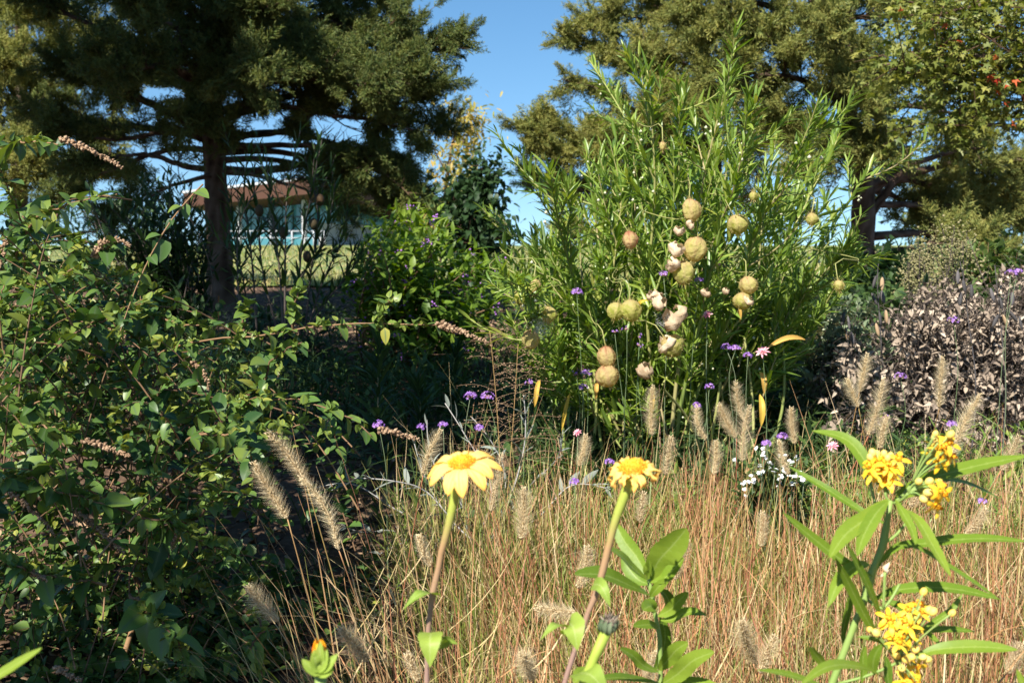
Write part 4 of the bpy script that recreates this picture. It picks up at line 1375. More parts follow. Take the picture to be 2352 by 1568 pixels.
for q in [(1555, 573, 36, 34, .6, .5), (1546, 606, 34, 32, .6, -1.2), (1514, 692, 42, 32, .6, 1.2), (1548, 728, 60, 44, .3, -.9), (1530, 788, 42, 30, .85, -1.0), (1482, 850, 34, 42, .1, .3), (1560, 530, 24, 24, .5, 0), (1586, 515, 22, 18, .5, 1), (1500, 676, 28, 22, .5, -.6), (1720, 690, 26, 18, .4, .5),
          (1622, 672, 22, 20, .2, .2), (1668, 668, 16, 18, .2, .2)]:
    husk(*q)
for (u, v, sz) in [(1528, 742, 22), (1242, 738, 34), (1238, 760, 26)]:
    G = Geo()
    k = 190
    c = P(u, v, YB - .60)
    d = rvec(k)
    G.inst(HAIR, c + rvec(k, sz * .0005), d, rvec(k), np.stack([np.full(k, .00045), sz * .0012 * (.4 + .8 * R.random(k)), np.full(k, .001)], -1), R.random(k))
    G.build('seed_fluff', FLUFF, bt)


# ------------------------------------------------------------------ right side shrubs
R = np.random.default_rng(224)
DBASE = ground(2.05, 4.9)
t = thing('dead_shrub', 'dead shrub of curled grey-brown leaves on the right', 'shrub', DBASE)
poly = [(1950, 790), (2020, 720), (2090, 660), (2180, 630), (2260, 630), (2420, 590), (2440, 1140), (2240, 1160), (2080, 1120), (1960, 1060), (1900, 960), (1880, 860)]
G = Geo()
ntip = 900
tips = np.vstack([sample_poly(poly, ntip), sample_poly([(1900, 860), (2000, 810), (2420, 900), (2420, 1130), (2200, 1120), (1960, 1020)], 160), sample_poly([(1870, 830), (1950, 770), (2030, 790), (2040, 1040), (1900, 1040)], 90)])
for i, q in enumerate(tips):
    yy = 4.75 + R.normal() * .28 if i < 1060 else 4.15 + .15 * R.normal()
    e = P(q[0], q[1], yy)
    b0 = DBASE + np.array([(e[0] - DBASE[0]) * .55, R.normal() * .1, 0])
    a = b0 + (e - b0) * (.45 + .3 * R.random())
    p = curve([a, (a + e) / 2 + rvec(1, .04)[0], e], 9)
    p = p + rvec(9, .008)
    G.tube(p, np.linspace(.004, .0015, 9), 4, R.random(), 1, cap=False)
    shoot(G, p, R.integers(11, 19), .028, DRY, ang=75, start=.15, upbias=.3, tint=(.52, .25), opposite=False, droop=.4, sizevar=.3, taper=.2)
    for _ in range(2):
        k = R.integers(3, 8)
        G.tube(curve([p[k], p[k] + rvec(1, .04)[0] + [0, 0, .02], p[k] + rvec(1, .06)[0] + [0, 0, .05]], 5), [.0016, .0014, .0012, .001, .0007], 3, R.random(), 1, cap=False)
    if i < 44:
        S_ = Geo()
        S_.tube(curve([b0, b0 + (a - b0) * .5 + rvec(1, .04)[0], a], 9), np.linspace(.007, .004, 9), 5, R.random())
        S_.build('stem', DEADS, t)
G.build('dead_leaves', [DEADL, DEADS], t)

bushy('grey_green_shrub', 'low grey-green shrub between the balloon plant and the dead brown shrub', 'shrub', ground(1.25, 4.35), [(1800, 860), (1880, 720), (1960, 660), (2010, 700), (1990, 800), (1940, 920), (1960, 1010), (1800, 1010)], (4.2, 4.6), 120, .040, OVATE, GREY_L, DEADS, nleaf=18, tint=(.45, .22), stems=8, rs=.004)
bushy('olive_shrub', 'green and reddish leafy shrub behind the top of the dead shrub', 'shrub', ground(2.75, 6.2), [(2160, 560), (2230, 545), (2330, 560), (2420, 590), (2420, 700), (2160, 680), (2130, 620)], (6.0, 6.6), 110, .075, OVATE + MEDL, COVER, BUSHW, nleaf=15, tint=(.75, .2), stems=8, rs=.006)
t = thing('seeding_shrub', 'pale fluffy seeding branches beside the dark trunk above the dead shrub', 'shrub', ground(2.2, 5.8))
G = Geo()
for q in np.vstack([sample_poly([(2085, 580), (2110, 545), (2150, 560), (2140, 700), (2095, 690), (2075, 620)], 30), sample_poly([(2130, 530), (2180, 500), (2240, 530), (2200, 570), (2150, 590)], 14)]):
    e = P(q[0], q[1], 5.7 + R.normal() * .12)
    a = e + np.array([R.normal() * .06, R.normal() * .05, -.22])
    p = curve([a, (a + e) / 2, e], 8)
    G.tube(p, .002, 4, .5, 1, cap=False)
    n = 70
    pos = p[R.integers(1, 8, n)] + rvec(n, .026)
    G.inst(OCT, pos, rvec(n) + [0, 0, .6], rvec(n), .006 + .010 * R.random(n), R.random(n))
for k in range(7):
    S_ = Geo()
    e = P(2090 + 22 * k, 640, 5.75)
    S_.tube(curve([ground(2.2, 5.8), (ground(2.2, 5.8) + e) / 2 + rvec(1, .04)[0], e], 8), .005, 5, .5)
    S_.build('stem', DEADS, t)
SEEDM = mat('pale_seed_head', [(.13, .14, .05), (.26, .24, .10), (.38, .33, .18)], trans=.2, rough=.8)
G.build('seed_heads', [SEEDM, DEADS], t)

# stalks with dark split bean pods
for lab, base_u, pts, pods_ in [
    ('dark dried stalk of bean pods at the left edge of the dead shrub', 2030, [(2030, 900), (2022, 760), (2016, 640), (2018, 600), (2030, 565)], [(2008, 650), (2026, 655), (2028, 685), (2010, 690), (2022, 735), (2036, 730), (2016, 760)]),
    ('dark dried stalk of bean pods in front of the dead shrub near the right edge', 2300, [(2310, 900), (2300, 760), (2290, 660), (2285, 610)], [(2280, 680), (2300, 700), (2325, 690), (2330, 730), (2310, 740), (2345, 745), (2285, 740)]),
    ('dark dried stalk of bean pods against the green reddish shrub', 2230, [(2240, 860), (2222, 720), (2215, 650), (2205, 600)], [(2200, 640), (2215, 660), (2232, 672), (2205, 690)]),
    ('dark dried stalk of bean pods under the right side of the balloon plant', 1945, [(1960, 900), (1950, 800), (1940, 740)], [(1935, 735), (1950, 745), (1945, 770), (1958, 780)])]:
    yy = 4.15
    g0 = ground(P(base_u, 900, yy)[0], yy)
    t = thing('bean_pod_stalk', lab, 'dried plant', g0)
    so_, p = stem_obj(t, np.vstack([g0, PP(pts, yy)]), .0035, .0012, PODB, tint=.3)
    for (u, v) in pods_:
        G = Geo()
        d = nrm(np.array([R.normal() * .35, -.1, -1 + .3 * R.normal()]))
        c = P(u, v, yy - .03 + R.normal() * .03)
        tn = R.choice([.15, .5, .95])
        G.inst(ball_tpl(8, 7), (c - d * .03)[None], d[None], rvec(1), np.array([[.016, .050, .011]]), np.array([tn]))
        j = np.argmin(np.linalg.norm(p - c, axis=1))
        G.tube([p[j], (p[j] + c - d * .03) / 2 + [0, 0, .01], c - d * .03], .0015, 4, .3)
        G.build('bean_pod', PODB, t)


# ------------------------------------------------------------------ silvery sprawling plant, ground cover, weeds
R = np.random.default_rng(222)
t = thing('silver_plant', 'sprawling silvery-stemmed plant on the mulch behind the yellow flowers', 'plant', ground(-.15, 3.6))
for pts in [[(1080, 1260), (1000, 1210), (900, 1160), (800, 1120), (720, 1110)], [(1080, 1260), (1010, 1180), (960, 1080), (950, 1000)], [(1100, 1250), (1060, 1150), (1000, 1050), (990, 960)], [(1100, 1250), (1130, 1130), (1080, 1000), (1020, 930)],
            [(1090, 1260), (950, 1240), (850, 1290), (800, 1330)], [(1120, 1250), (1180, 1120), (1190, 1000), (1215, 900)], [(1100, 1260), (1000, 1250), (900, 1220), (830, 1210), (760, 1190)], [(1110, 1250), (1160, 1080), (1120, 1000), (1080, 960)],
            [(1120, 1260), (1220, 1120), (1280, 1040), (1290, 980)], [(1100, 1260), (1050, 1220), (980, 1130), (880, 1090), (820, 1090)], [(1130, 1250), (1240, 1180), (1330, 1130), (1400, 1110)], [(1060, 1270), (980, 1300), (930, 1340), (860, 1360)]]:
    yy = 3.45 + R.normal() * .12
    so_, p = stem_obj(t, PP(pts, yy) + rvec(len(pts), .01), .0028, .0014, SILVS)
    G = Geo()
    shoot(G, p, 22, .05, MEDL + LANCE, ang=60, start=.1, upbias=.6, tint=(.5, .25), sizevar=.4)
    G.build('foliage', SILV, so_)


def cover(name, regions, m, L, tpls, n, hgt, tint, nleaf=9):
    G = Geo()
    for (x0, x1, y0, y1, fr) in regions:
        for k in range(int(n * fr)):
            x, yy = x0 + (x1 - x0) * R.random(), y0 + (y1 - y0) * R.random()
            g = ground(x, yy)
            h = hgt * (.4 + .9 * R.random())
            p = curve([g, g + [R.normal() * h * .2, R.normal() * h * .2, h * .6], g + [R.normal() * h * .35, R.normal() * h * .35, h]], 7)
            G.tube(p, .0018, 4, .3, 0, cap=False)
            shoot(G, p, nleaf, L * (.6 + .8 * R.random()), tpls, ang=62, start=.1, upbias=1, tint=tint)
    o = G.build(name, m)
    o['kind'] = 'stuff'
    return o


cover('ground_cover', [(-1.9, .2, 4.2, 6.2, .30), (-3.4, .4, 6.2, 9.5, .18), (.05, 1.4, 3.55, 4.6, .42), (-.6, .1, 3.2, 4.0, .02)], COVER, .055, MEDL + LANCE, 2000, .24, (.45, .25), 12)
cover('weeds', [(.2, 1.3, 3.1, 3.6, .5), (1.0, 2.4, 3.0, 4.2, .5)], BALL_L, .05, MEDL + LANCE, 760, .2, (.35, .25), 10)
cover('leafy_undergrowth', [(.6, 2.6, 4.9, 7.5, 1)], COVER, .07, MEDL + OVATE, 700, .45, (.4, .25), 16)
cover('low_shade_leaves', [(-1.1, -.35, 2.2, 3.2, 1)], BUSHL, .035, OVATE, 260, .10, (.4, .2), 8)

# narrow leafed upright stems in the shade
for lab, pts, yy, L in [('upright dark narrow-leaved stem in shade right of the long arching twig', [(895, 1130), (872, 1000), (868, 880), (872, 790)], 3.9, .13),
                        ('lower narrow-leaved shoot in shade beside the taller upright stem', [(960, 1020), (965, 920), (960, 880)], 4.3, .11),
                        ('narrow-leaved shoot in the dark below the beautyberry shrub', [(1060, 960), (1040, 860), (1050, 800)], 4.7, .11)]:
    g0 = ground(P(*pts[0], yy)[0], yy)
    t = thing('goldenrod', lab, 'plant', g0)
    so_, p = stem_obj(t, np.vstack([g0, PP(pts, yy)]), .004, .0015, BALL_S)
    G = Geo()
    shoot(G, p, 60, L, LANCE, ang=58, start=.15, upbias=.8, tint=(.15, .15), opposite=False, taper=.5)
    shoot(G, p[-5:], 16, L * .6, LANCE, ang=35, start=.1, upbias=.8, tint=(.25, .15), opposite=False)
    G.build('foliage', COVER, so_)

# airy panic grass
for lab, stems in [('airy orange panic grass seed head against the dark shade', [[(1150, 1150), (1142, 950), (1125, 760)], [(1165, 1150), (1180, 950), (1190, 790)]])]:
    yy = 3.3
    g0 = ground(P(1155, 1150, yy)[0], yy)
    t = thing('panic_grass', lab, 'grass plant', g0)
    for pts in stems:
        so_, p = stem_obj(t, np.vstack([g0 + rvec(1, .01)[0] * [1, 1, 0], PP(pts, yy)]), .0016, .0007, STALKM, n=34)
        G = Geo()
        tg = tangents(p)
        for k in range(26):
            i = int(16 + 17 * (k + R.random()) / 26)
            az = R.random() * 6.28
            d = nrm(np.array([math.cos(az), .5 * math.sin(az), .10]))
            L = (.13 + .05 * R.random()) * (1.1 - .75 * (i - 16) / 18)
            q = curve([p[i], p[i] + d * L * .5 + [0, 0, .012], p[i] + d * L], 6)
            G.tube(q, .0005, 3, .6, cap=False)
            m_ = 9
            pos = q[R.integers(1, 6, m_)] + rvec(m_, .006)
            G.inst(OCT, pos, d + rvec(m_, .5), rvec(m_), np.stack([np.full(m_, .003), np.full(m_, .008), np.full(m_, .003)], -1), R.random(m_))
        G.build('seed_branches', SPIKE, so_)


# ------------------------------------------------------------------ grass
R = np.random.default_rng(208)
G = Geo()


def clump(cx, cy, n, rad, h, tint, lean=.35, wid=.0042, curl=.7, az0=None, azs=6.3):
    a = R.random(n) * 6.28
    r = rad * np.sqrt(R.random(n))
    x, yy = cx + r * np.cos(a), cy + r * np.sin(a)
    b = np.stack([x, yy, gz(x, yy) - .01], -1)
    az = a + R.normal(size=n) * .7 if az0 is None else az0 + (R.random(n) - .5) * azs
    return blades(G, b, az, np.abs(R.normal(size=n)) * lean, h * (.45 + .65 * R.random(n)), np.abs(R.normal(size=n)) * curl, wid * (.6 + .8 * R.random(n)),
           np.clip(tint[0] + tint[1] * R.normal(size=n), 0, 1), 6)


# clumps of fountain grass across the lower right
for k in range(88):
    cy = 1.75 + 1.55 * R.random() ** 1.25
    lo = -.28 + .10 * (cy - 1.75)
    cx = lo + (cy * .50 + .15 - lo) * R.random()
    if (cx < .25 and cy > 2.45) or (cx < .05 and R.random() < .5):
        continue
    h = np.interp(cy, [1.7, 2.2, 2.8, 3.5], [.56, .45, .30, .16])
    if cx < 0.05:
        h *= .8
    clump(cx, cy, 105, .13, h, (.44 + .22 * R.normal(), .30), lean=.40, wid=.0036, curl=.6)
# green bases
for k in range(80):
    cy = 1.75 + 1.5 * R.random()
    cx = -.25 + (cy * .48 + .25) * R.random()
    clump(cx, cy, 60, .14, .40, (.14, .13), lean=.3, wid=.0045, curl=.5)
# upright red-brown stems
for k in range(150):
    cy = 1.9 + 1.6 * R.random()
    cx = -.15 + (cy * .48 + .15) * R.random()
    clump(cx, cy, 14, .10, np.interp(cy, [1.9, 3.5], [.66, .30]), (.90, .09), lean=.24, wid=.0030, curl=.25)
# matted and bent hay lying between the clumps
n = 5200
cy = 1.7 + 1.9 * R.random(n)
cx = -.35 + (cy * .5 + .4) * R.random(n)
hz_ = gz(cx, cy) + R.random(n) ** 1.6 * np.interp(cy, [1.7, 3.6], [.45, .12])
blades(G, np.stack([cx, cy, hz_], -1), R.random(n) * 6.28, .5 + 1.0 * R.random(n), .10 + .2 * R.random(n), R.normal(size=n) * .9, .0018 + .0016 * R.random(n), np.clip(.55 + .25 * R.normal(size=n), 0, 1), 5)
# sparse taller stalks at the back of the grass
n = 620
cy = 2.7 + 1.2 * R.random(n)
cx = -.25 + (cy * .5 + .3) * R.random(n)
blades(G, np.stack([cx, cy, gz(cx, cy)], -1), R.random(n) * 6.28, .05 + .4 * R.random(n), .18 + .36 * R.random(n), R.random(n) * .8, .0022 + .0015 * R.random(n), np.clip(.55 + .28 * R.normal(size=n), 0, 1), 6)
# thin blades arching out to the left over the dark mulch
clump(-.22, 2.15, 90, .10, .75, (.72, .2), lean=.6, wid=.0030, curl=.6, az0=PI, azs=1.8)
clump(-.30, 1.95, 80, .08, .60, (.55, .25), lean=.5, wid=.0030, curl=.7, az0=PI, azs=2.4)
clump(.0, 2.6, 70, .15, .60, (.6, .25), lean=.4, wid=.0028, curl=.5, az0=PI, azs=2.4)
o = G.build('grass', GRASS)
o['kind'] = 'stuff'
# a pale tuft of fine grass behind
G = Geo()
c_ = P(1830, 800, 4.5)
n = 160
b = np.tile([c_[0], 4.5, c_[2] - .05], (n, 1)) + rvec(n, .03)
blades(G, b, -.3 + R.normal(size=n) * .9, .2 + .4 * R.random(n), .25 + .2 * R.random(n), 1.0 + R.random(n), np.full(n, .003), .35 + .2 * R.random(n), 6)
o = G.build('fine_grass_tuft', GRASS)
tag(o, 'pale tuft of fine drooping grass beside the grey-green shrub', 'grass tuft')


# ------------------------------------------------------------------ bristly plumes of fountain grass
R = np.random.default_rng(205)
def plume(label, tip, base, y, w=34, dy=0., root=None, n=None):
    """tip/base of the bristly head in view units; w = width incl. bristles."""
    s = y / FP
    a, e = P(base[0], base[1], y), P(tip[0], tip[1], y + dy)
    L = np.linalg.norm(e - a)
    side = rvec(1, .04)[0] * L
    if root is None:
        rx = a[0] + (a[0] - e[0]) * 1.3 + R.normal() * .05
        root = ground(rx, y + .1 + .15 * R.random())
    else:
        root = ground(*root)
    t = thing('fountain_grass_plume', label, 'grass plume', root, 'bristly fountain grass plumes')
    G = Geo()
    mid = root + (a - root) * .55 + np.array([0, .02, .03])
    G.tube(curve([root, mid, a], 18), np.linspace(.0018, .0011, 18), 5, R.random())
    G.build('stalk', STALKM, t)
    p = curve([a, (a + e) / 2 + side, e], 24)
    G = Geo()
    G.tube(p, np.linspace(.0022, .0008, 24), 5, .4)
    dens, ripe = .6 + .55 * R.random(), .42 + .36 * R.random()
    n = n or int((900 + 3300 * L) * dens)
    f = R.random(n)
    i = np.minimum((f * 23).astype(int), 22)
    pos = p[i] + (p[i + 1] - p[i]) * R.random(n)[:, None]
    tg = tangents(p)[i]
    rad = nrm(np.cross(tg, rvec(n)))
    prof = (np.sin(PI * np.clip(f * .86 + .12, 0, 1)) ** .45)
    bl = w * .5 * s * 1.5 * prof * np.clip((1 - f) * 7, .3, 1) * (.55 + .75 * R.random(n))
    d = nrm(rad + tg * (.55 + .35 * R.random(n)[:, None]))
    G.inst(HAIR, pos, d, rvec(n), np.stack([np.full(n, .00050), bl, np.full(n, .001)], -1), np.clip(ripe + .25 * R.normal(size=n), 0, 1))
    k = int(n * .15)
    G.inst(OCT, pos[:k] + rad[:k] * .003, nrm(rad[:k] * .6 + tg[:k]), rvec(k), np.stack([np.full(k, .0022), np.full(k, .0065), np.full(k, .0022)], -1), np.clip(.75 + .2 * R.normal(size=k), 0, 1))
    G.build('seed_head', PLUMEM, t)


for q in [
    ('long bristly plume leaning left, upper of two on the dark mulch', (615, 992), (705, 1115), 2.05, 46),
    ('long bristly plume just below and right of the leaning upper one', (688, 1095), (778, 1262), 2.0, 46),
    ('short bristly plume left of the long leaning one', (582, 1062), (660, 1190), 2.0, 48),
    ('dim fuzzy plume low in the shade beside the green bush', (568, 1345), (640, 1425), 1.9, 56),
    ('round fuzzy plume seen end-on low beside the yellow bud', (783, 1442), (845, 1515), 1.75, 58, -.04),
    ('plume standing behind the left petals of the open yellow flower', (1012, 988), (972, 1090), 2.5, 44),
    ('plume just right of the open yellow flower', (1152, 1042), (1128, 1175), 2.5, 40),
    ('stout plume standing alone between the two yellow flowers', (1202, 1122), (1198, 1238), 2.3, 50),
    ('thin plume left of the open yellow flower stem', (962, 1228), (990, 1300), 2.2, 30),
    ('tall upright plume in front of the lowest twin seed pods', (1500, 885), (1498, 1000), 3.3, 36),
    ('plume behind and left of the crinkled yellow flower', (1345, 998), (1328, 1070), 2.9, 32),
    ('plume above and right of the crinkled yellow flower', (1542, 1000), (1528, 1090), 2.7, 34),
    ('plume leaning left below the yellowed hanging leaf', (1650, 925), (1692, 1005), 3.0, 34),
    ('upright plume beside the yellowed hanging leaf', (1690, 875), (1708, 965), 3.1, 34),
    ('broad plume below the yellowed hanging leaf', (1722, 930), (1705, 1060), 2.8, 44),
    ('thin plume above the white flowers', (1818, 935), (1826, 1020), 3.0, 28),
    ('plume between the tall upright one and the yellowed leaf', (1602, 930), (1622, 1010), 3.0, 30),
    ('shorter plume at the left of the four by the dead shrub', (1945, 868), (1972, 935), 3.2, 34),
    ('tallest thin plume rising in front of the dead shrub left part', (1992, 812), (1974, 900), 3.4, 32),
    ('thick long plume leaning right before the dead shrub', (2030, 868), (1995, 1000), 2.9, 42),
    ('narrow upright plume in front of the middle of the dead shrub', (2166, 818), (2158, 935), 3.2, 34),
    ('long plume leaning right above the orange flower cluster', (2252, 905), (2185, 1045), 2.8, 46),
    ('small plume below the thick leaning one', (2038, 955), (2022, 1030), 2.8, 28),
    ('plume lying almost level above the heart-shaped leaf', (1232, 1396), (1325, 1408), 1.9, 48),
    ('faint fuzzy plume low between the two yellow flower stems', (1200, 1500), (1225, 1560), 1.75, 54, -.05),
    ('pale faded plume left of the leafy milkweed stem', (1348, 1255), (1326, 1350), 2.2, 42),
    ('pale plume right behind the leafy milkweed stem', (1578, 1240), (1550, 1330), 2.1, 40),
    ('dark-tipped fuzzy plume low beside the flowering milkweed', (1705, 1425), (1735, 1520), 1.9, 56, -.05),
    ('short fuzzy plume at the foot of the dark-tipped one', (1780, 1460), (1745, 1545), 1.85, 46),
    ('plume near the right edge behind the flowering milkweed', (2266, 1165), (2218, 1230), 2.5, 36),
    ('fuzzy plume at the right edge low down', (2345, 1475), (2310, 1545), 1.9, 50),
    ('plume in the grass right of the crinkled yellow flower', (1752, 1175), (1748, 1255), 2.6, 32),
    ('fuzzy plume at the bottom under the leafy milkweed', (1508, 1500), (1480, 1575), 1.7, 52, -.05),
    ('plume in the grass above the white flowers on their left', (1645, 1010), (1640, 1090), 2.8, 32),
    ('plume behind the white flowers leaning left', (1790, 1010), (1812, 1090), 2.8, 32),
    ('plume half hidden behind the flowering milkweed top', (2118, 1090), (2090, 1165), 2.5, 36),
    ('plume at the right edge above the long milkweed leaf', (2340, 1000), (2300, 1080), 2.7, 36),
    ('small plume in the grass below the crinkled yellow flower', (1480, 1130), (1470, 1200), 2.6, 28),
    ('faint plume beside the left stem low in the grass', (935, 1500), (960, 1565), 1.8, 40),
]:
    plume(q[0], q[1], q[2], q[3], q[4], q[5] if len(q) > 5 else 0.)


# ------------------------------------------------------------------ verbena, pink and white flowers
R = np.random.default_rng(225)
FLOR = []
for k in range(5):
    a = k * 2 * PI / 5
    FLOR += [(0, 0, 0), (.25 * math.cos(a - .5), .15, .25 * math.sin(a - .5)), (.55 * math.cos(a), .30, .55 * math.sin(a)), (.25 * math.cos(a + .5), .15, .25 * math.sin(a + .5))]
FLOR = tpl(np.array(FLOR) + [0, .5, 0], Q=[(4 * k, 4 * k + 1, 4 * k + 2, 4 * k + 3) for k in range(5)])


def verbena(label, heads, y, stemto, faded=0., n=34):
    g0 = ground(P(stemto[0], stemto[1], y)[0], y + .05)
    t = thing('verbena', label, 'flower', g0, 'purple verbena stems')
    s = y / FP * .86
    for (u, v, w_) in heads:
        c = P(u, v, y)
        G = Geo()
        j = P(*stemto, y)
        G.tube(curve([g0, g0 + (j - g0) * .6 + rvec(1, .012)[0], j, c - [0, 0, w_ * s * .3]], 16), np.linspace(.0014, .0008, 16), 5, R.random())
        G.build('stem', VSTEM, t)
        G = Geo()
        d = rvec(n)
        d[:, 2] = np.abs(d[:, 2]) * .8 + .1
        d = nrm(d)
        G.inst(OCT, np.repeat((c - [0, 0, w_ * s * .3])[None], n, 0), d, rvec(n), np.stack([np.full(n, .0025), np.full(n, w_ * s * .36), np.full(n, .0025)], -1), R.random(n) * .4, 1)
        k = int(n * (1 - faded))
        pos = c - [0, 0, w_ * s * .3] + d[:k] * w_ * s * np.array([.42, .42, .40])
        G.inst(FLOR, pos, d[:k] + rvec(k, .2), rvec(k), .0075 + .003 * R.random(k), R.random(k))
        G.build('flower_head', [PURP, PURPF], t)


for q in [
    ('bright purple verbena head alone on the left side of the balloon plant', [(1325, 668, 24)], 3.55, (1330, 760)),
    ('pair of purple verbena heads under the right side of the balloon plant', [(1668, 795, 22), (1690, 797, 20)], 3.55, (1680, 830)),
    ('small purple verbena head just left of the large pink flower', [(1718, 814, 16)], 3.55, (1715, 860)),
    ('purple verbena head with a faded twin left of the lowest seed pods', [(1347, 853, 22)], 3.5, (1350, 900)),
    ('faded brown verbena head touching the lowest twin seed pods', [(1323, 855, 26)], 3.5, (1330, 900), .85),
    ('small purple verbena head under the lowest twin seed pods', [(1340, 887, 14)], 3.5, (1338, 930)),
    ('small purple verbena head above the plumes beside the yellowed leaf', [(1629, 886, 16)], 3.4, (1625, 940)),
    ('left large purple verbena head in the dark centre', [(1080, 905, 30)], 3.3, (1068, 990)),
    ('wide purple verbena head right of its twin in the dark centre', [(1120, 906, 34)], 3.3, (1140, 990)),
    ('pinkish verbena head at the end of the lower arching twig', [(870, 972, 24)], 3.0, (885, 1060)),
    ('small dull verbena head right of the lower dried flower spike', [(968, 978, 16)], 3.0, (975, 1050), .5),
    ('small bright purple verbena head above the open yellow flower', [(1018, 974, 18)], 3.1, (1020, 1040)),
    ('tiny purple verbena head above and right of the open yellow flower', [(1100, 980, 14)], 3.1, (1130, 1030)),
    ('faded verbena bud on a pale stem in the dark centre', [(1216, 877, 14)], 3.3, (1212, 960), .6),
    ('purple verbena head in front of the dead shrub low left', [(2068, 860, 26)], 3.6, (2080, 950), .3),
    ('purple verbena head just above the orange flowers', [(2186, 972, 18)], 3.0, (2190, 1040)),
    ('wide purple verbena head near the right edge over the dead shrub', [(2322, 625, 26), (2338, 622, 16)], 3.6, (2310, 760), .3),
    ('purple verbena head in the middle of the dead shrub', [(2190, 732, 26)], 3.7, (2200, 830), .4),
    ('purple verbena head behind the middle seed pods', [(1524, 628, 22)], 3.6, (1530, 700)),
    ('small purple verbena head right of the middle seed pods', [(1606, 642, 16)], 3.6, (1600, 700)),
    ('purple verbena head above the white flowers', [(1797, 1000, 20)], 3.0, (1795, 1050)),
    ('small purple verbena head left of the white flowers', [(1760, 1016, 14)], 3.0, (1765, 1060)),
    ('tiny purple verbena head among the plumes right of the upright one', [(1600, 930, 14)], 3.3, (1598, 980)),
    ('faded pinkish verbena head left of the lowest split pod', [(1440, 752, 20)], 3.6, (1440, 820), .9),
    ('faded pink verbena head in the leaves left of the split pod', [(1412, 760, 14)], 3.6, (1418, 820), .9),
    ('two faded verbena heads under the split pod on the left', [(1470, 770, 18), (1468, 790, 14)], 3.6, (1465, 850), .9),
    ('small purple verbena head low behind the crinkled yellow flower', [(1400, 1060, 16)], 2.9, (1398, 1120)),
    ('purple verbena head beside the crinkled yellow flower stem', [(1320, 1105, 14)], 2.9, (1322, 1160)),
    ('dull verbena head low in front of the dead shrub', [(2030, 955, 20)], 3.3, (2035, 1010), .8),
    ('tiny purple verbena head right of the flowering milkweed', [(2256, 1150, 12)], 2.8, (2250, 1200), .2),
]:
    verbena(*q)


def daisy(label, name, cat, u, v, w_, y, m, npet, face, group, stem_m=VSTEM, layers=1):
    c = P(u, v, y)
    s = y / FP
    g0 = ground(c[0] + R.normal() * .03, y + .06)
    t = thing(name, label, cat, g0, group)
    G = Geo()
    G.tube(curve([g0, (g0 + c) / 2 + rvec(1, .01)[0], c], 14), np.linspace(.0016, .001, 14), 5, R.random())
    G.build('stem', stem_m, t)
    f = nrm(np.array(face, float))
    X = nrm(np.cross(f, [0, .2, 1]))
    Y = np.cross(f, X)
    G = Geo()
    for l in range(layers):
        a = np.arange(npet) * 2 * PI / npet + l * .3
        d = X * np.cos(a)[:, None] + Y * np.sin(a)[:, None] + f * (.15 + .5 * l)
        pick(MEDL + OVATE[:1], G, np.repeat(c[None], npet, 0), d, np.tile(f, (npet, 1)), np.full(npet, w_ * s * .52 * (1 - .2 * l)), R.random(npet))
    G.build('petals', m, t)
    G = Geo()
    nb = 5
    G.inst(BALL, c + f * .001 + rvec(nb, w_ * s * .06), np.tile(f, (nb, 1)), rvec(nb), np.full(nb, w_ * s * .10), R.random(nb))
    G.build('disc', PINK, t)


for (lab, u, v, w_, yy) in [('large pink and white flower under the right side of the balloon plant', 1752, 808, 36, 3.5), ('pink flower right of the large split pod in the leaves', 1624, 722, 28, 3.55), ('small pale pink flower above the crinkled yellow flower', 1326, 993, 22, 3.0),
                            ('deep pink flower right of the white flowers', 1912, 1024, 30, 2.9), ]:
    daisy(lab, 'pink_flower', 'flower', u, v, w_, yy, PINK, 8, (-.35, -.5, .75), 'pink flowers', layers=4)

t = thing('white_flower_plant', 'low plant with many tiny white flowers in the grass', 'flower', ground(P(1770, 1080, 3.05)[0], 3.1))
for (u, v) in [(1745, 1030), (1758, 1052), (1750, 1085), (1768, 1070), (1778, 1092), (1800, 1048), (1822, 1060), (1835, 1046), (1800, 1100), (1818, 1090), (1790, 1108), (1818, 1106), (1712, 1108), (1715, 1130), (1728, 1096), (1830, 1078), (1740, 1068), (1808, 1075), (1690, 1060), (1850, 1095)]:
    yy = 3.0 + R.normal() * .06
    c = P(u + R.normal() * 3, v + R.normal() * 3, yy)
    g0 = np.array(t.location) + rvec(1, .03)[0] * [1, 1, 0]
    so_ = Geo()
    so_.tube(curve([g0, (g0 + c) / 2 + rvec(1, .01)[0], c], 9), .0011, 4, R.random())
    so_ = so_.build('stem', VSTEM, t)
    G = Geo()
    f = nrm(np.array([-.2, -.5, .8]) + rvec(1, .25)[0])
    X = nrm(np.cross(f, [0, .2, 1]))
    Y = np.cross(f, X)
    for dx in range(3):
        cc = c + rvec(1, .005)[0]
        a = np.arange(7) * 2 * PI / 7 + R.random()
        pick(OVATE, G, np.repeat(cc[None], 7, 0), X * np.cos(a)[:, None] + Y * np.sin(a)[:, None] + f * .2, np.tile(f, (7, 1)), np.full(7, .0068), R.random(7))
    G.build('flower_head', WHITE, so_)
G = Geo()
for k in range(60):
    e = P(*sample_poly([(1690, 1040), (1860, 1040), (1860, 1150), (1690, 1150)], 1)[0], 3.05)
    p = curve([e - [0, 0, .1], e - [0, 0, .05] + rvec(1, .01)[0], e], 6)
    shoot(G, p, 8, .04, MEDL, ang=60, start=.05, upbias=1, tint=(.5, .2))
G.build('foliage', COVER, t)


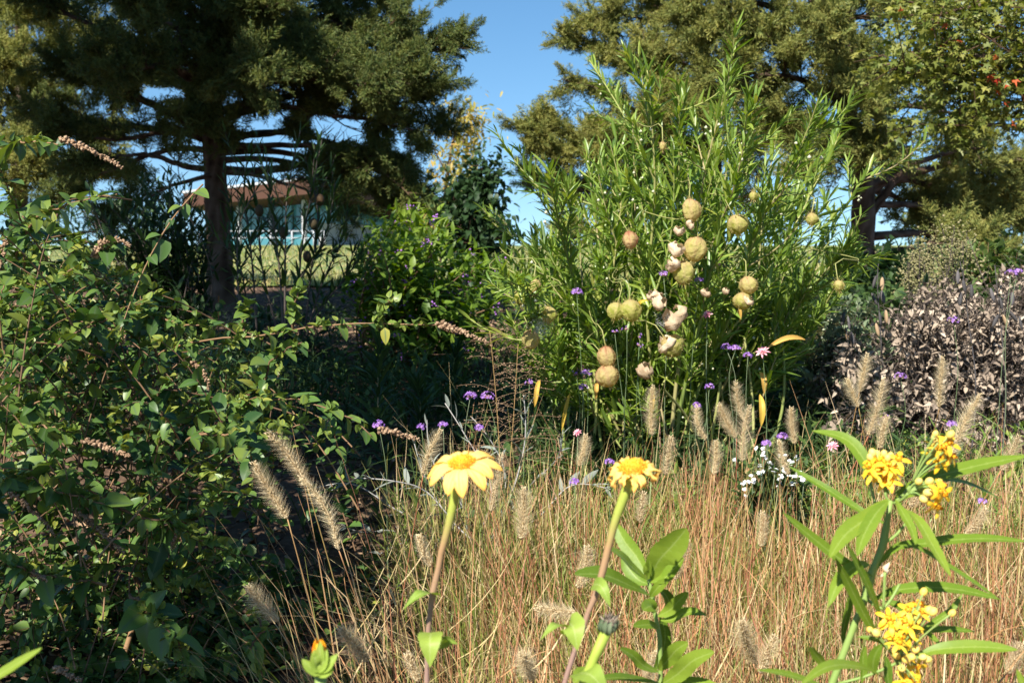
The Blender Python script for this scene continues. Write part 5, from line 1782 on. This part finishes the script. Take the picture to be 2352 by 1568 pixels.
# ------------------------------------------------------------------ Mexican sunflowers
R = np.random.default_rng(184)
def tith_leaf(t, base, tip, width, y, up=(-.1, -.75, .6), tint=.5, dyt=-.03, nm='leaf'):
    a, e = P(*base, y), P(*tip, y + dyt)
    mid = (a + e) / 2 + np.array([0, -.01, .012])
    G = Geo()
    path_leaf(G, [a, mid, e], width * y / FP, up=up, n=30, fold=.18, a=.35, b=.95, tint=tint, wave=.06)
    G.build(nm, TLEAF, t)


def tithonia(label, c_uv, y, width, stem, droop, crink, leaves, npet=12, face=(-.12, -.36, .93), discw=56, pw=.40):
    c = P(*c_uv, y)
    s = y / FP
    st = PP(stem, y)
    g0 = ground(st[-1][0] - .03, y + .05)
    t = thing('mexican_sunflower', label, 'flower', g0)
    f = nrm(np.array(face))
    pts = even(np.vstack([c - f * .004, st, g0]), 60)
    G = Geo()
    n = 60
    r = np.interp(np.linspace(0, 1, n), [0, .03, .07, .2, 1], [.0072, .0056, .0044, .0030, .0030])
    m = np.repeat(np.linspace(0, 1, n), 10)
    pts = pts + np.cumsum(rvec(n, .0005), 0) * np.minimum(np.arange(n) / 6, 1)[:, None]
    r = r * (1 + .05 * R.normal(size=n))
    G.tube(pts, r, 10, .5, mid=np.clip(m * 4.5, 0, 1))
    # fine hairs
    k = 700
    i = R.integers(2, 50, k)
    rad = nrm(np.cross(tangents(pts)[i], rvec(k)))
    G.inst(HAIR, pts[i] + rad * r[i][:, None], rad, rvec(k), np.stack([np.full(k, .0003), .0018 + .0022 * R.random(k), np.full(k, .001)], -1), .9)
    G.build('stem', TSTEM, t)
    X = nrm(np.cross(f, [0.0, 1, .2]))
    Y = np.cross(f, X)
    R_ = width * .5 * s
    rd = discw * .5 * s
    # green cup under the head
    G = Geo()
    for k in range(10):
        a = k * 2 * PI / 10
        d = X * math.cos(a) + Y * math.sin(a)
        path_leaf(G, [c - f * .006, c + d * rd * .8 - f * .003, c + d * rd * 1.25 - f * .002], .006, up=f, n=5, tint=.5)
    G.build('sepals', MSTEM, t)
    for k in range(npet):
        a = (k + .15 * R.normal()) * 2 * PI / npet
        d = X * math.cos(a) + Y * math.sin(a)
        side = -X * math.sin(a) + Y * math.cos(a)
        L = R_ * (1 + .05 * R.normal())
        G = Geo()
        dr = droop * (1 + .25 * R.normal())
        c_ = c + f * (.0016 * (k % 2) + .0006 * R.normal())
        q = [c + d * rd * .45, c_ + d * (rd * .45 + (L - rd * .45) * .45) + f * L * (.05 - .0 * dr), c_ + d * L * (1 - .15 * crink) - f * L * dr]
        if crink:
            q.insert(2, c + d * L * (.86 + .08 * R.normal()) - f * L * dr * .35)
            q[-1] = c + d * L * (.78 + .12 * R.normal()) - f * L * dr * (1.2 + .3 * R.random()) + side * R.normal() * .004
        p = curve(q, 15)
        tg = tangents(p)
        nrmv = nrm(np.cross(np.tile(side, (15, 1)), tg))
        t_ = np.linspace(0, 1, 15)
        h = R_ * pw * .5 * np.interp(t_, [0, .2, .5, .75, .9, 1], [.5, .76, 1, .88, .52, .08]) * (1 - .35 * crink)
        cols = np.linspace(-1, 1, 9)
        groove = .13 * np.cos(cols * PI * 2.5) - .13 * cols ** 2
        V = p[:, None] + side[None, None] * (h[:, None] * cols[None])[..., None] + nrmv[:, None] * (h[:, None] * groove[None] * (1 + 1.5 * crink))[..., None]
        if crink:
            V = V + nrmv[:, None] * (.0022 * np.sin(t_ * 16 + k)[:, None] * cols[None])[..., None] + rvec(15 * 9, .0004).reshape(15, 9, 3)
        V = V - tg[:, None] * (L * (.05 + .05 * R.random()) * (t_ ** 9)[:, None] * (1 - np.abs(cols + .25 * R.normal()).clip(0, 1))[None])[..., None]
        Q = [[i * 9 + j, i * 9 + j + 1, (i + 1) * 9 + j + 1, (i + 1) * 9 + j] for i in range(14) for j in range(8)]
        G.add(V.reshape(-1, 3), Q, None, np.clip(.3 + .4 * R.random() + np.tile(.28 * np.cos(cols * PI * 4), 15) + .08 * R.normal(size=135), 0, 1), np.clip(np.repeat(t_, 9) + .12 * np.tile(np.abs(cols), 15) - .05, 0, 1) if not crink else np.clip(.35 + .6 * np.repeat(t_, 9), 0, 1))
        G.build('petal', PETAL, t)
    G = Geo()
    nf = 210
    k = np.arange(nf) + .5
    rr = np.sqrt(k / nf)
    a = k * 2.39996
    pos = c + (X * (rr * np.cos(a))[:, None] + Y * (rr * np.sin(a))[:, None]) * rd + f * (np.sqrt(np.clip(1 - .85 * rr ** 2, 0, 1)) * rd * .62)[:, None] - f * rd * .15
    d = nrm(f * 1.0 + (X * (rr * np.cos(a))[:, None] + Y * (rr * np.sin(a))[:, None]) * 1.0)
    sz = rd * .17 * (.8 + .5 * R.random(nf))
    G.inst(OCT, pos, d + rvec(nf, .12), rvec(nf), np.stack([sz * .7, sz * (1.5 + .6 * rr), sz * .7], -1), np.clip(.75 - .5 * rr + .2 * R.normal(size=nf), 0, 1))
    G.inst(BALL, (c - f * rd * .35)[None], f[None], X[None], np.array([[rd * 1.8, rd * .95, rd * 1.8]]), .2)
    G.build('disc', TDISC, t)
    for L in leaves:
        tith_leaf(t, L[0], L[1], L[2], y + (L[3] if len(L) > 3 else 0), tint=R.random(), up=L[4] if len(L) > 4 else (-.1, -.75, .6))
    return t


tithonia('large open yellow flower with orange disc on a tall reddish stem', (1062, 1068), 1.25, 172, [(1052, 1110), (1036, 1190), (1013, 1290), (995, 1375), (985, 1445), (978, 1560)], .30, 0,
         [((1003, 1366), (925, 1400), 34, 0, (-.3, -.5, .8)), ((990, 1452), (988, 1532), 58, -.02, (0, -.95, .3)), ((1010, 1490), (1052, 1478), 44, .01, (.3, -.8, -.3))])
tithonia('smaller yellow-orange flower with crinkled curling petals', (1455, 1080), 1.28, 128, [(1445, 1112), (1412, 1200), (1382, 1310), (1352, 1400), (1315, 1490), (1292, 1568)], .28, 1,
         [((1362, 1342), (1402, 1394), 36, -.01, (-.2, -.8, .5)), ((1308, 1432), (1326, 1494), 62, -.03, (0, -.95, .3)), ((1300, 1440), (1240, 1470), 30, 0, (-.2, -.4, .9))], npet=13, discw=60, pw=.40)

# spent head
y = 1.2
s = y / FP
c = P(1392, 1450, y)
st = PP([(1378, 1480), (1352, 1540), (1325, 1600)], y)
g0 = ground(st[-1][0], y)
t = thing('mexican_sunflower', 'spent grey-green flower head without petals, low on a slanting stem', 'flower', g0)
G = Geo()
G.tube(even(np.vstack([c, st, g0]), 30), np.interp(np.linspace(0, 1, 30), [0, .1, 1], [.0062, .0045, .0035]), 9, .5, mid=np.clip(np.repeat(np.linspace(0, 1, 30), 9) * 1.2, 0, 1))
G.build('stem', TSTEM, t)
G = Geo()
f = nrm(np.array([.25, -.2, .9]))
for k in range(12):
    a = k * 2 * PI / 12
    d = np.array([math.cos(a), math.sin(a), 0])
    path_leaf(G, [c - f * .004, c + d * .009 + f * .004, c + d * (.007 + .003 * R.random()) + f * .018], .007, up=d, n=5, tint=R.random())
G.build('sepals', GREY_L, t)
G = Geo()
n = 46
d = nrm(rvec(n) * [1, 1, .3] + f * 1.2)
G.inst(OCT, c + f * .008 + rvec(n, .003), d, rvec(n), np.stack([np.full(n, .0022), .009 + .008 * R.random(n), np.full(n, .0022)], -1), R.random(n) * .7)
G.build('disc', DEADL, t)
tith_leaf(t, (1330, 1545), (1395, 1600), 70, 1.2, up=(0, -.5, .9))

# opening bud
y = 1.1
c = P(736, 1530, y)
g0 = ground(P(738, 1600, y)[0], y)
t = thing('mexican_sunflower', 'opening yellow bud in pale green star-shaped sepals at the bottom edge', 'flower', g0)
G = Geo()
G.tube(curve([c, P(737, 1600, y), g0], 20), np.interp(np.linspace(0, 1, 20), [0, .1, 1], [.0062, .0048, .004]), 9, .6, mid=0)
G.build('stem', MSTEM, t)
G = Geo()
for k, (u, v) in enumerate([(693, 1512), (736, 1470), (776, 1500), (768, 1535), (752, 1490), (704, 1520), (720, 1490)]):
    e = P(u, v, y - .012)
    path_leaf(G, [c + [0, 0, -.004], (c + e) / 2 + [0, -.006, -.003], e], .013, up=(0, -.7, .7), n=8, a=.5, b=.8, tint=.7)
G.inst(BALL, (c - [0, 0, .012])[None], np.array([[0, 0, 1.]]), np.array([[0, 1, 0.]]), np.array([[.020, .026, .020]]), .8)
G.build('sepals', TLEAF, t)
G = Geo()
for k in range(9):
    a = k * 2 * PI / 9
    d = np.array([math.cos(a), math.sin(a), 0]) * .004
    path_leaf(G, [c + d, c + d * 1.5 + [0, -.004, .014], c + d * .7 + [0, -.006, .027 + .005 * R.random()]], .008, up=nrm(d), n=5, tint=R.random())
G.build('petals', MCOR, t)


# ------------------------------------------------------------------ milkweeds
R = np.random.default_rng(218)
def z3(x, y_):
    return (1562 + x * .336, 1044.6 + y_ * .336)


def mleaf(t, pts, w_, dep, up=(-.1, -.7, .7), tint=None, par=None, fold=.2):
    G = Geo()
    n = len(pts)
    dep = np.linspace(dep[0], dep[1], n) if len(dep) == 2 else dep
    p = np.array([P(*z3(*q), d) for q, d in zip(pts, dep)])
    path_leaf(G, p, w_ * .336 * np.mean(dep) / FP, up=up, n=44, fold=fold, a=.8, b=.75, tint=R.random() if tint is None else tint, wave=.03)
    return G.build('leaf', MLEAF, par or t)


MF = []   # five reflexed petals
MFV, MFQ, MFM = [], [], []
for k in range(5):
    a = k * 2 * PI / 5
    ca, sa = math.cos(a), math.sin(a)
    prof = [(.06, 0, .05), (.25, .0, .12), (.48, -.06, .14), (.66, -.16, .09), (.76, -.26, .01)]
    b0_ = len(MFV)
    for (r_, z_, h_) in prof:
        for sg in (-1, 0, 1):
            MFV.append((r_ * ca - sg * h_ * sa, z_ - abs(sg) * .02, r_ * sa + sg * h_ * ca))
            MFM.append(0)
    for i in range(4):
        for j in range(2):
            q = b0_ + i * 3 + j
            MFQ.append((q, q + 1, q + 4, q + 3))
MFLOWER = tpl(MFV, MFQ)
CORV, CORQ = [], []
for k in range(5):
    a = k * 2 * PI / 5 + PI / 5
    ca, sa = math.cos(a), math.sin(a)
    b0_ = len(CORV)
    for (r_, z_, h_) in [(.08, 0, .05), (.17, .12, .09), (.19, .26, .07), (.08, .30, .03)]:
        for sg in (-1, 1):
            CORV.append((r_ * ca - sg * h_ * sa, z_, r_ * sa + sg * h_ * ca))
    for i in range(3):
        q = b0_ + i * 2
        CORQ.append((q, q + 1, q + 3, q + 2))
CORONA = tpl(CORV, CORQ)


def milk_cluster(t, hub, flowers, buds, y, fs=.0195, bs=.0105, hub_y=None):
    h = P(*hub, hub_y or y)
    cl = Geo()
    for (u, v) in flowers + buds:
        e = P(u, v, y + R.normal() * .006)
        cl.tube(curve([h, (h + e) / 2 + [0, 0, .004], e], 7), .0011, 5, R.random())
    par = cl.build('flower_cluster', MSTEM, t)
    for (u, v) in flowers:
        c = P(u, v, y + R.normal() * .008)
        dv = nrm(nrm(c - h) * .6 + np.array([-.1, -.55, .35]) + rvec(1, .3)[0])
        G = Geo()
        sz = fs * (.9 + .25 * R.random())
        x_ = rvec(1)
        G.inst(MFLOWER, c[None], dv[None], x_, np.array([[sz, sz, sz]]), R.random())
        G.inst(CORONA, c[None], dv[None], x_, np.array([[sz, sz, sz]]), R.random(), 1)
        G.inst(OCT, (c + dv * sz * .05)[None], dv[None], x_, np.array([[sz * .14, sz * .2, sz * .14]]), .9)
        G.build('flower', [MPET, MCOR], par)
    for (u, v) in buds:
        c = P(u, v, y + R.normal() * .006)
        dv = nrm(c - h + rvec(1, .003)[0])
        G = Geo()
        sz = bs * (.85 + .3 * R.random())
        G.inst(BALL, (c - dv * sz * .5)[None], dv[None], rvec(1), np.array([[sz * .85, sz, sz * .85]]), np.array([R.random() * .5]))
        G.build('bud', MBUD, par)


y = 1.35
top = P(*z3(1440, 320), y)
t = thing('milkweed', 'tall milkweed with clusters of yellow-orange flowers and long leaves at right', 'milkweed', ground(P(*z3(1080, 1600), y)[0], y + .03))
G = Geo()
st = np.vstack([ground(P(*z3(1080, 1600), y)[0], y + .03), np.array([P(*z3(*q), y) for q in [(1040, 1560), (1100, 1400), (1215, 1100), (1272, 960), (1312, 790), (1380, 640), (1408, 500), (1440, 310)]])])
p = curve(st, 50)
r = np.interp(np.linspace(0, 1, 50), [0, .5, .9, 1], [.0058, .0052, .0042, .003])
nodes = [np.argmin(np.linalg.norm(p - P(*z3(*q), y), axis=1)) for q in [(1312, 785), (1385, 630), (1405, 480), (1265, 965)]]
for k in nodes:
    r[max(k - 0, 0)] *= 1.35
G.tube(p, r, 10, R.random(500) * .5 + .2)
ms_ = G.build('stem', MSTEM, t)
up0 = (-.1, -.65, .75)
for L in [
    ([(1420, 480), (1280, 405), (1000, 230), (740, 75)], 62, (1.37, 1.44), (-.3, -.5, .8), .2),
    ([(1320, 830), (1150, 745), (900, 560), (700, 390)], 78, (1.34, 1.30), (-.2, -.75, .6), .5),
    ([(1415, 300), (1290, 420), (1130, 545), (1022, 705)], 135, (1.34, 1.25), (-.35, -.8, .5), .8),
    ([(1425, 310), (1340, 400), (1260, 540), (1210, 690)], 105, (1.33, 1.26), (-.1, -.9, .45), .6),
    ([(1470, 300), (1520, 390), (1580, 500), (1610, 615)], 70, (1.33, 1.27), (.1, -.9, .4), .6),
    ([(1520, 360), (1620, 440), (1740, 640), (1850, 830)], 100, (1.34, 1.26), (.3, -.85, .45), .9),
    ([(1340, 790), (1450, 650), (1700, 600), (2050, 570), (2380, 592)], 88, (1.36, 1.40), (.1, -.55, .85), .4),
    ([(1410, 620), (1600, 630), (1850, 770), (2185, 988)], 72, (1.35, 1.28), (.35, -.4, .85), .3),
    ([(1300, 750), (1200, 760), (1090, 860), (1020, 1030)], 100, (1.34, 1.28), (-.3, -.85, .4), .7),
    ([(1390, 1310), (1260, 1090), (1150, 870), (1060, 700)], 72, (1.33, 1.27), (-.4, -.85, .3), .5),
    ([(1385, 1160), (1330, 1000), (1240, 800), (1130, 600)], 66, (1.32, 1.26), (.4, -.85, .2), .3),
    ([(1290, 1010), (1430, 940), (1750, 905), (2190, 985)], 95, (1.36, 1.38), (.1, -.6, .8), .3),
    ([(1110, 1300), (1120, 1180), (1150, 1040), (1170, 910)], 62, (1.36, 1.38), (.3, -.9, .1), .2),
    ([(1600, 1370), (1750, 1330), (2000, 1310), (2310, 1330)], 105, (1.32, 1.30), (.1, -.65, .75), .6),
    ([(1640, 1190), (1750, 1130), (1850, 1060), (1930, 945)], 48, (1.34, 1.36), (.1, -.8, .6), .5),
    ([(1560, 1220), (1700, 1195), (1860, 1190), (2015, 1205)], 52, (1.35, 1.38), (.1, -.7, .7), .3),
    ([(1060, 1640), (880, 1545), (700, 1490), (525, 1468)], 62, (1.25, 1.20), (-.1, -.6, .8), .6),
    ([(1370, 1500), (1200, 1440), (1000, 1450), (820, 1575)], 92, (1.24, 1.14), (-.1, -.6, .8), .8),
    ([(1010, 1480), (960, 1400), (920, 1350), (890, 1305)], 70, (1.30, 1.28), (-.5, -.8, .3), .6),
    ([(1330, 1500), (1320, 1420), (1340, 1350), (1380, 1290)], 84, (1.24, 1.22), (-.4, -.9, .2), .5),
    ([(1440, 1620), (1420, 1520), (1415, 1440), (1400, 1370)], 74, (1.26, 1.26), (.3, -.9, .2), .1),
    ([(1240, 1560), (1255, 1450), (1250, 1380), (1270, 1300)], 66, (1.32, 1.32), (.2, -.9, .3), .4),
    ([(1455, 270), (1700, 165), (2000, 80), (2380, 5)], 112, (1.37, 1.44), (.05, -.6, .8), .6),
    ([(1490, 225), (1800, 165), (1980, 200), (2195, 305)], 56, (1.38, 1.46), (.1, -.5, .85), .3),
    ([(1450, 330), (1530, 270), (1640, 235), (1770, 225)], 80, (1.36, 1.38), (.1, -.8, .6), .7),
    ([(1430, 270), (1300, 95), (1150, -95), (900, -165)], 100, (1.37, 1.42), (-.3, -.5, .8), .5),
    ([(1210, 1240), (1290, 1250), (1360, 1270), (1420, 1330)], 40, (1.33, 1.31), (.1, -.7, .7), .3),
    ([(1400, 1000), (1470, 1020), (1540, 1060), (1600, 1130)], 70, (1.37, 1.36), (.2, -.7, .7), .2),
    ([(1640, 1170), (1690, 1210), (1730, 1250), (1780, 1290)], 50, (1.34, 1.32), (.3, -.8, .5), .4),
]:
    mleaf(t, L[0], L[1], L[2], L[3], L[4])
# clusters
milk_cluster(t, z3(1400, 255), [z3(*q) for q in [(1330, 40), (1375, 65), (1420, 70), (1320, 130), (1370, 140), (1430, 130), (1395, 180), (1440, 180), (1490, 30), (1340, 90), (1450, 90), (1300, 80)]],
             [z3(*q) for q in [(1300, 15), (1345, -5), (1395, -10), (1440, 5), (1370, 20), (1500, 110), (1420, 20), (1315, -15)]], 1.345, hub_y=1.35)
milk_cluster(t, z3(1580, 200), [z3(*q) for q in [(1730, 10), (1770, 40), (1800, -20), (1820, 30), (1860, 10), (1790, -60), (1840, -80), (1750, -40)]],
             [z3(*q) for q in [(1745, -145), (1738, -120), (1850, -140), (1835, -110), (1765, -85)]], 1.37)
milk_cluster(t, z3(1560, 260), [z3(*q) for q in [(1770, 240), (1800, 260), (1740, 340), (1750, 290), (1790, 220), (1760, 365)]],
             [z3(*q) for q in [(1632, 180), (1704, 178), (1770, 182), (1622, 258), (1696, 256), (1664, 302)]], 1.33)
milk_cluster(t, z3(1480, 1420), [z3(*q) for q in [(1420, 1110), (1440, 1150), (1480, 1110), (1500, 1180), (1450, 1240), (1530, 1130), (1600, 1040), (1560, 1060), (1640, 1080), (1610, 1150), (1560, 1240), (1510, 1250), (1600, 1200), (1490, 1290), (1640, 1030), (1460, 1190), (1560, 1170), (1620, 1435), (1570, 1520), (1530, 1540), (1610, 1545)]],
             [z3(*q) for q in [(1665, 935), (1700, 1060), (1730, 1070), (1550, 1310), (1612, 1330), (1480, 1365), (1550, 1395), (1690, 1395), (1515, 1455), (1660, 1380), (1300, 1195), (1340, 1215), (1580, 1380), (1860, 1080)]], 1.30, hub_y=1.31)
# flower stalks from the stem
for a_, b_, ya, yb in [((1440, 320), (1400, 255), 1.35, 1.35), ((1450, 330), (1580, 200), 1.35, 1.37), ((1450, 330), (1560, 260), 1.35, 1.33), ((1400, 600), (1540, 470), 1.35, 1.36), ((1340, 340), (1300, 180), 1.37, 1.38), ((1270, 970), (1390, 1050), 1.35, 1.34), ((1390, 1050), (1400, 800), 1.34, 1.34),
                       ((1080, 1560), (1480, 1420), 1.33, 1.31), ((1390, 1050), (1500, 880), 1.34, 1.35)]:
    a, e = P(*z3(*a_), ya), P(*z3(*b_), yb)
    G = Geo()
    G.tube(curve([a, (a + e) / 2 + [0, 0, -.003], e], 8), .0018, 7, .4)
    G.build('flower_stalk', MSTEM, t)
G = Geo()
pos = np.repeat(P(*z3(1400, 790), 1.34)[None], 6, 0)
pick(DRY, G, pos, rvec(6) + [0, 0, .6], rvec(6), np.full(6, .011), np.full(6, .8))
G.build('withered_flower', HUSK, t)


def z2(x, y_):
    return (781 + x * .336, 1044.6 + y_ * .336)


y = 1.5
t = thing('milkweed', 'leafy milkweed without flowers right of the crinkled yellow flower', 'milkweed', ground(P(1520, 1600, y)[0], y + .02))
G = Geo()
st = np.vstack([ground(P(1520, 1600, y)[0], y + .02), np.array([P(*z2(*q), y) for q in [(2190, 1559), (2190, 1400), (2175, 1180), (2150, 1080), (2130, 960), (2105, 810)]])])
G.tube(curve(st, 36), np.linspace(.0055, .0028, 36), 9, R.random(324) * .4 + .3)
G.build('stem', MSTEM, t)
for L in [
    ([(2100, 850), (2000, 770), (1920, 690), (1820, 630)], 98, (1.49, 1.44), (-.3, -.6, .75), .7),
    ([(2095, 820), (2030, 700), (1940, 580), (1885, 465)], 112, (1.52, 1.56), (-.4, -.85, .4), .5),
    ([(2110, 880), (2040, 850), (1980, 780), (1930, 690)], 100, (1.53, 1.56), (-.3, -.8, .5), .3),
    ([(2115, 860), (2180, 720), (2270, 620), (2370, 500)], 205, (1.50, 1.46), (.25, -.9, .4), .9),
    ([(2120, 870), (2200, 850), (2290, 770), (2350, 700)], 110, (1.49, 1.47), (.2, -.5, .85), .5),
    ([(2115, 955), (1980, 890), (1800, 820), (1600, 815)], 150, (1.49, 1.38), (-.1, -.65, .75), .4),
    ([(2150, 1060), (2130, 1030), (2100, 1040), (2070, 1060)], 110, (1.48, 1.44), (-.1, -.9, .5), .6),
    ([(2180, 1190), (2130, 1160), (2070, 1160), (2005, 1170)], 80, (1.49, 1.44), (-.1, -.75, .6), .5),
    ([(2180, 1480), (2080, 1440), (2000, 1370), (1910, 1318)], 78, (1.49, 1.44), (-.3, -.7, .6), .6),
    ([(2180, 1470), (2240, 1400), (2300, 1330), (2380, 1280)], 115, (1.48, 1.44), (.2, -.8, .5), .8),
    ([(2170, 1100), (2250, 1060), (2310, 1000), (2380, 935)], 88, (1.49, 1.46), (.2, -.8, .5), .9),
    ([(2190, 1130), (2280, 1120), (2350, 1080), (2460, 1060)], 84, (1.49, 1.46), (.1, -.6, .8), .7),
    ([(2180, 1100), (2220, 1200), (2210, 1330), (2150, 1470)], 92, (1.52, 1.53), (.3, -.9, .1), .1),
    ([(2180, 920), (2230, 960), (2250, 1030), (2230, 1100)], 90, (1.53, 1.56), (.3, -.8, .3), .1),
    ([(2185, 1150), (2300, 1080), (2400, 1070), (2500, 1090)], 70, (1.50, 1.52), (.2, -.6, .8), .5),
    ([(2190, 1560), (2050, 1535), (1900, 1520), (1750, 1535)], 92, (1.46, 1.36), (-.1, -.5, .85), .3),
    ([(2190, 1570), (2300, 1500), (2420, 1400), (2560, 1345)], 130, (1.47, 1.40), (.2, -.8, .6), .9),
    ([(2190, 1570), (2350, 1550), (2500, 1560), (2600, 1600)], 90, (1.47, 1.42), (.1, -.5, .85), .7),
    ([(2110, 850), (2100, 810), (2090, 790), (2085, 750)], 40, (1.49, 1.48), (-.3, -.9, .3), .9),
    ([(2100, 850), (2110, 800), (2115, 760), (2110, 715)], 34, (1.49, 1.48), (.3, -.9, .3), .9),
    ([(2120, 970), (2150, 930), (2200, 880), (2250, 850)], 70, (1.49, 1.47), (.2, -.8, .5), .7),
    ([(1700, 1640), (1690, 1560), (1650, 1500), (1600, 1560)], 130, (1.3, 1.25), (-.1, -.7, .7), .9),
]:
    G = Geo()
    p = np.array([P(*z2(*q), d) for q, d in zip(L[0], np.linspace(*L[2], 4))])
    path_leaf(G, p, L[1] * .336 * np.mean(L[2]) / FP, up=L[3], n=44, fold=.2, a=.72, b=.62, tint=L[4], wave=.03)
    G.build('leaf', MLEAF, t)

# lone leaves that reach in from plants mostly outside the frame
for lab, pts, w_, yy in [('single bright green leaf poking in at the lower left corner', [(-60, 1580), (0, 1548), (45, 1520), (97, 1487)], 27, 1.05), ('bright green leaf tip in the lower right corner', [(2400, 1640), (2370, 1600), (2350, 1570), (2335, 1535)], 22, 1.2)]:
    g0 = ground(P(*pts[0], yy)[0], yy)
    t = thing('milkweed_shoot', lab, 'leaf', g0)
    G = Geo()
    path_leaf(G, PP(pts, yy), w_ * yy / FP, up=(-.3, -.75, .6), n=16, fold=.25, a=.7, b=.7, tint=.95)
    G.build('leaf', MLEAF, t)
    G = Geo()
    G.tube(curve([g0, (g0 + P(*pts[0], yy)) / 2 + [.01, 0, 0], P(*pts[0], yy)], 8), .003, 7, .5)
    G.build('stem', MSTEM, t)
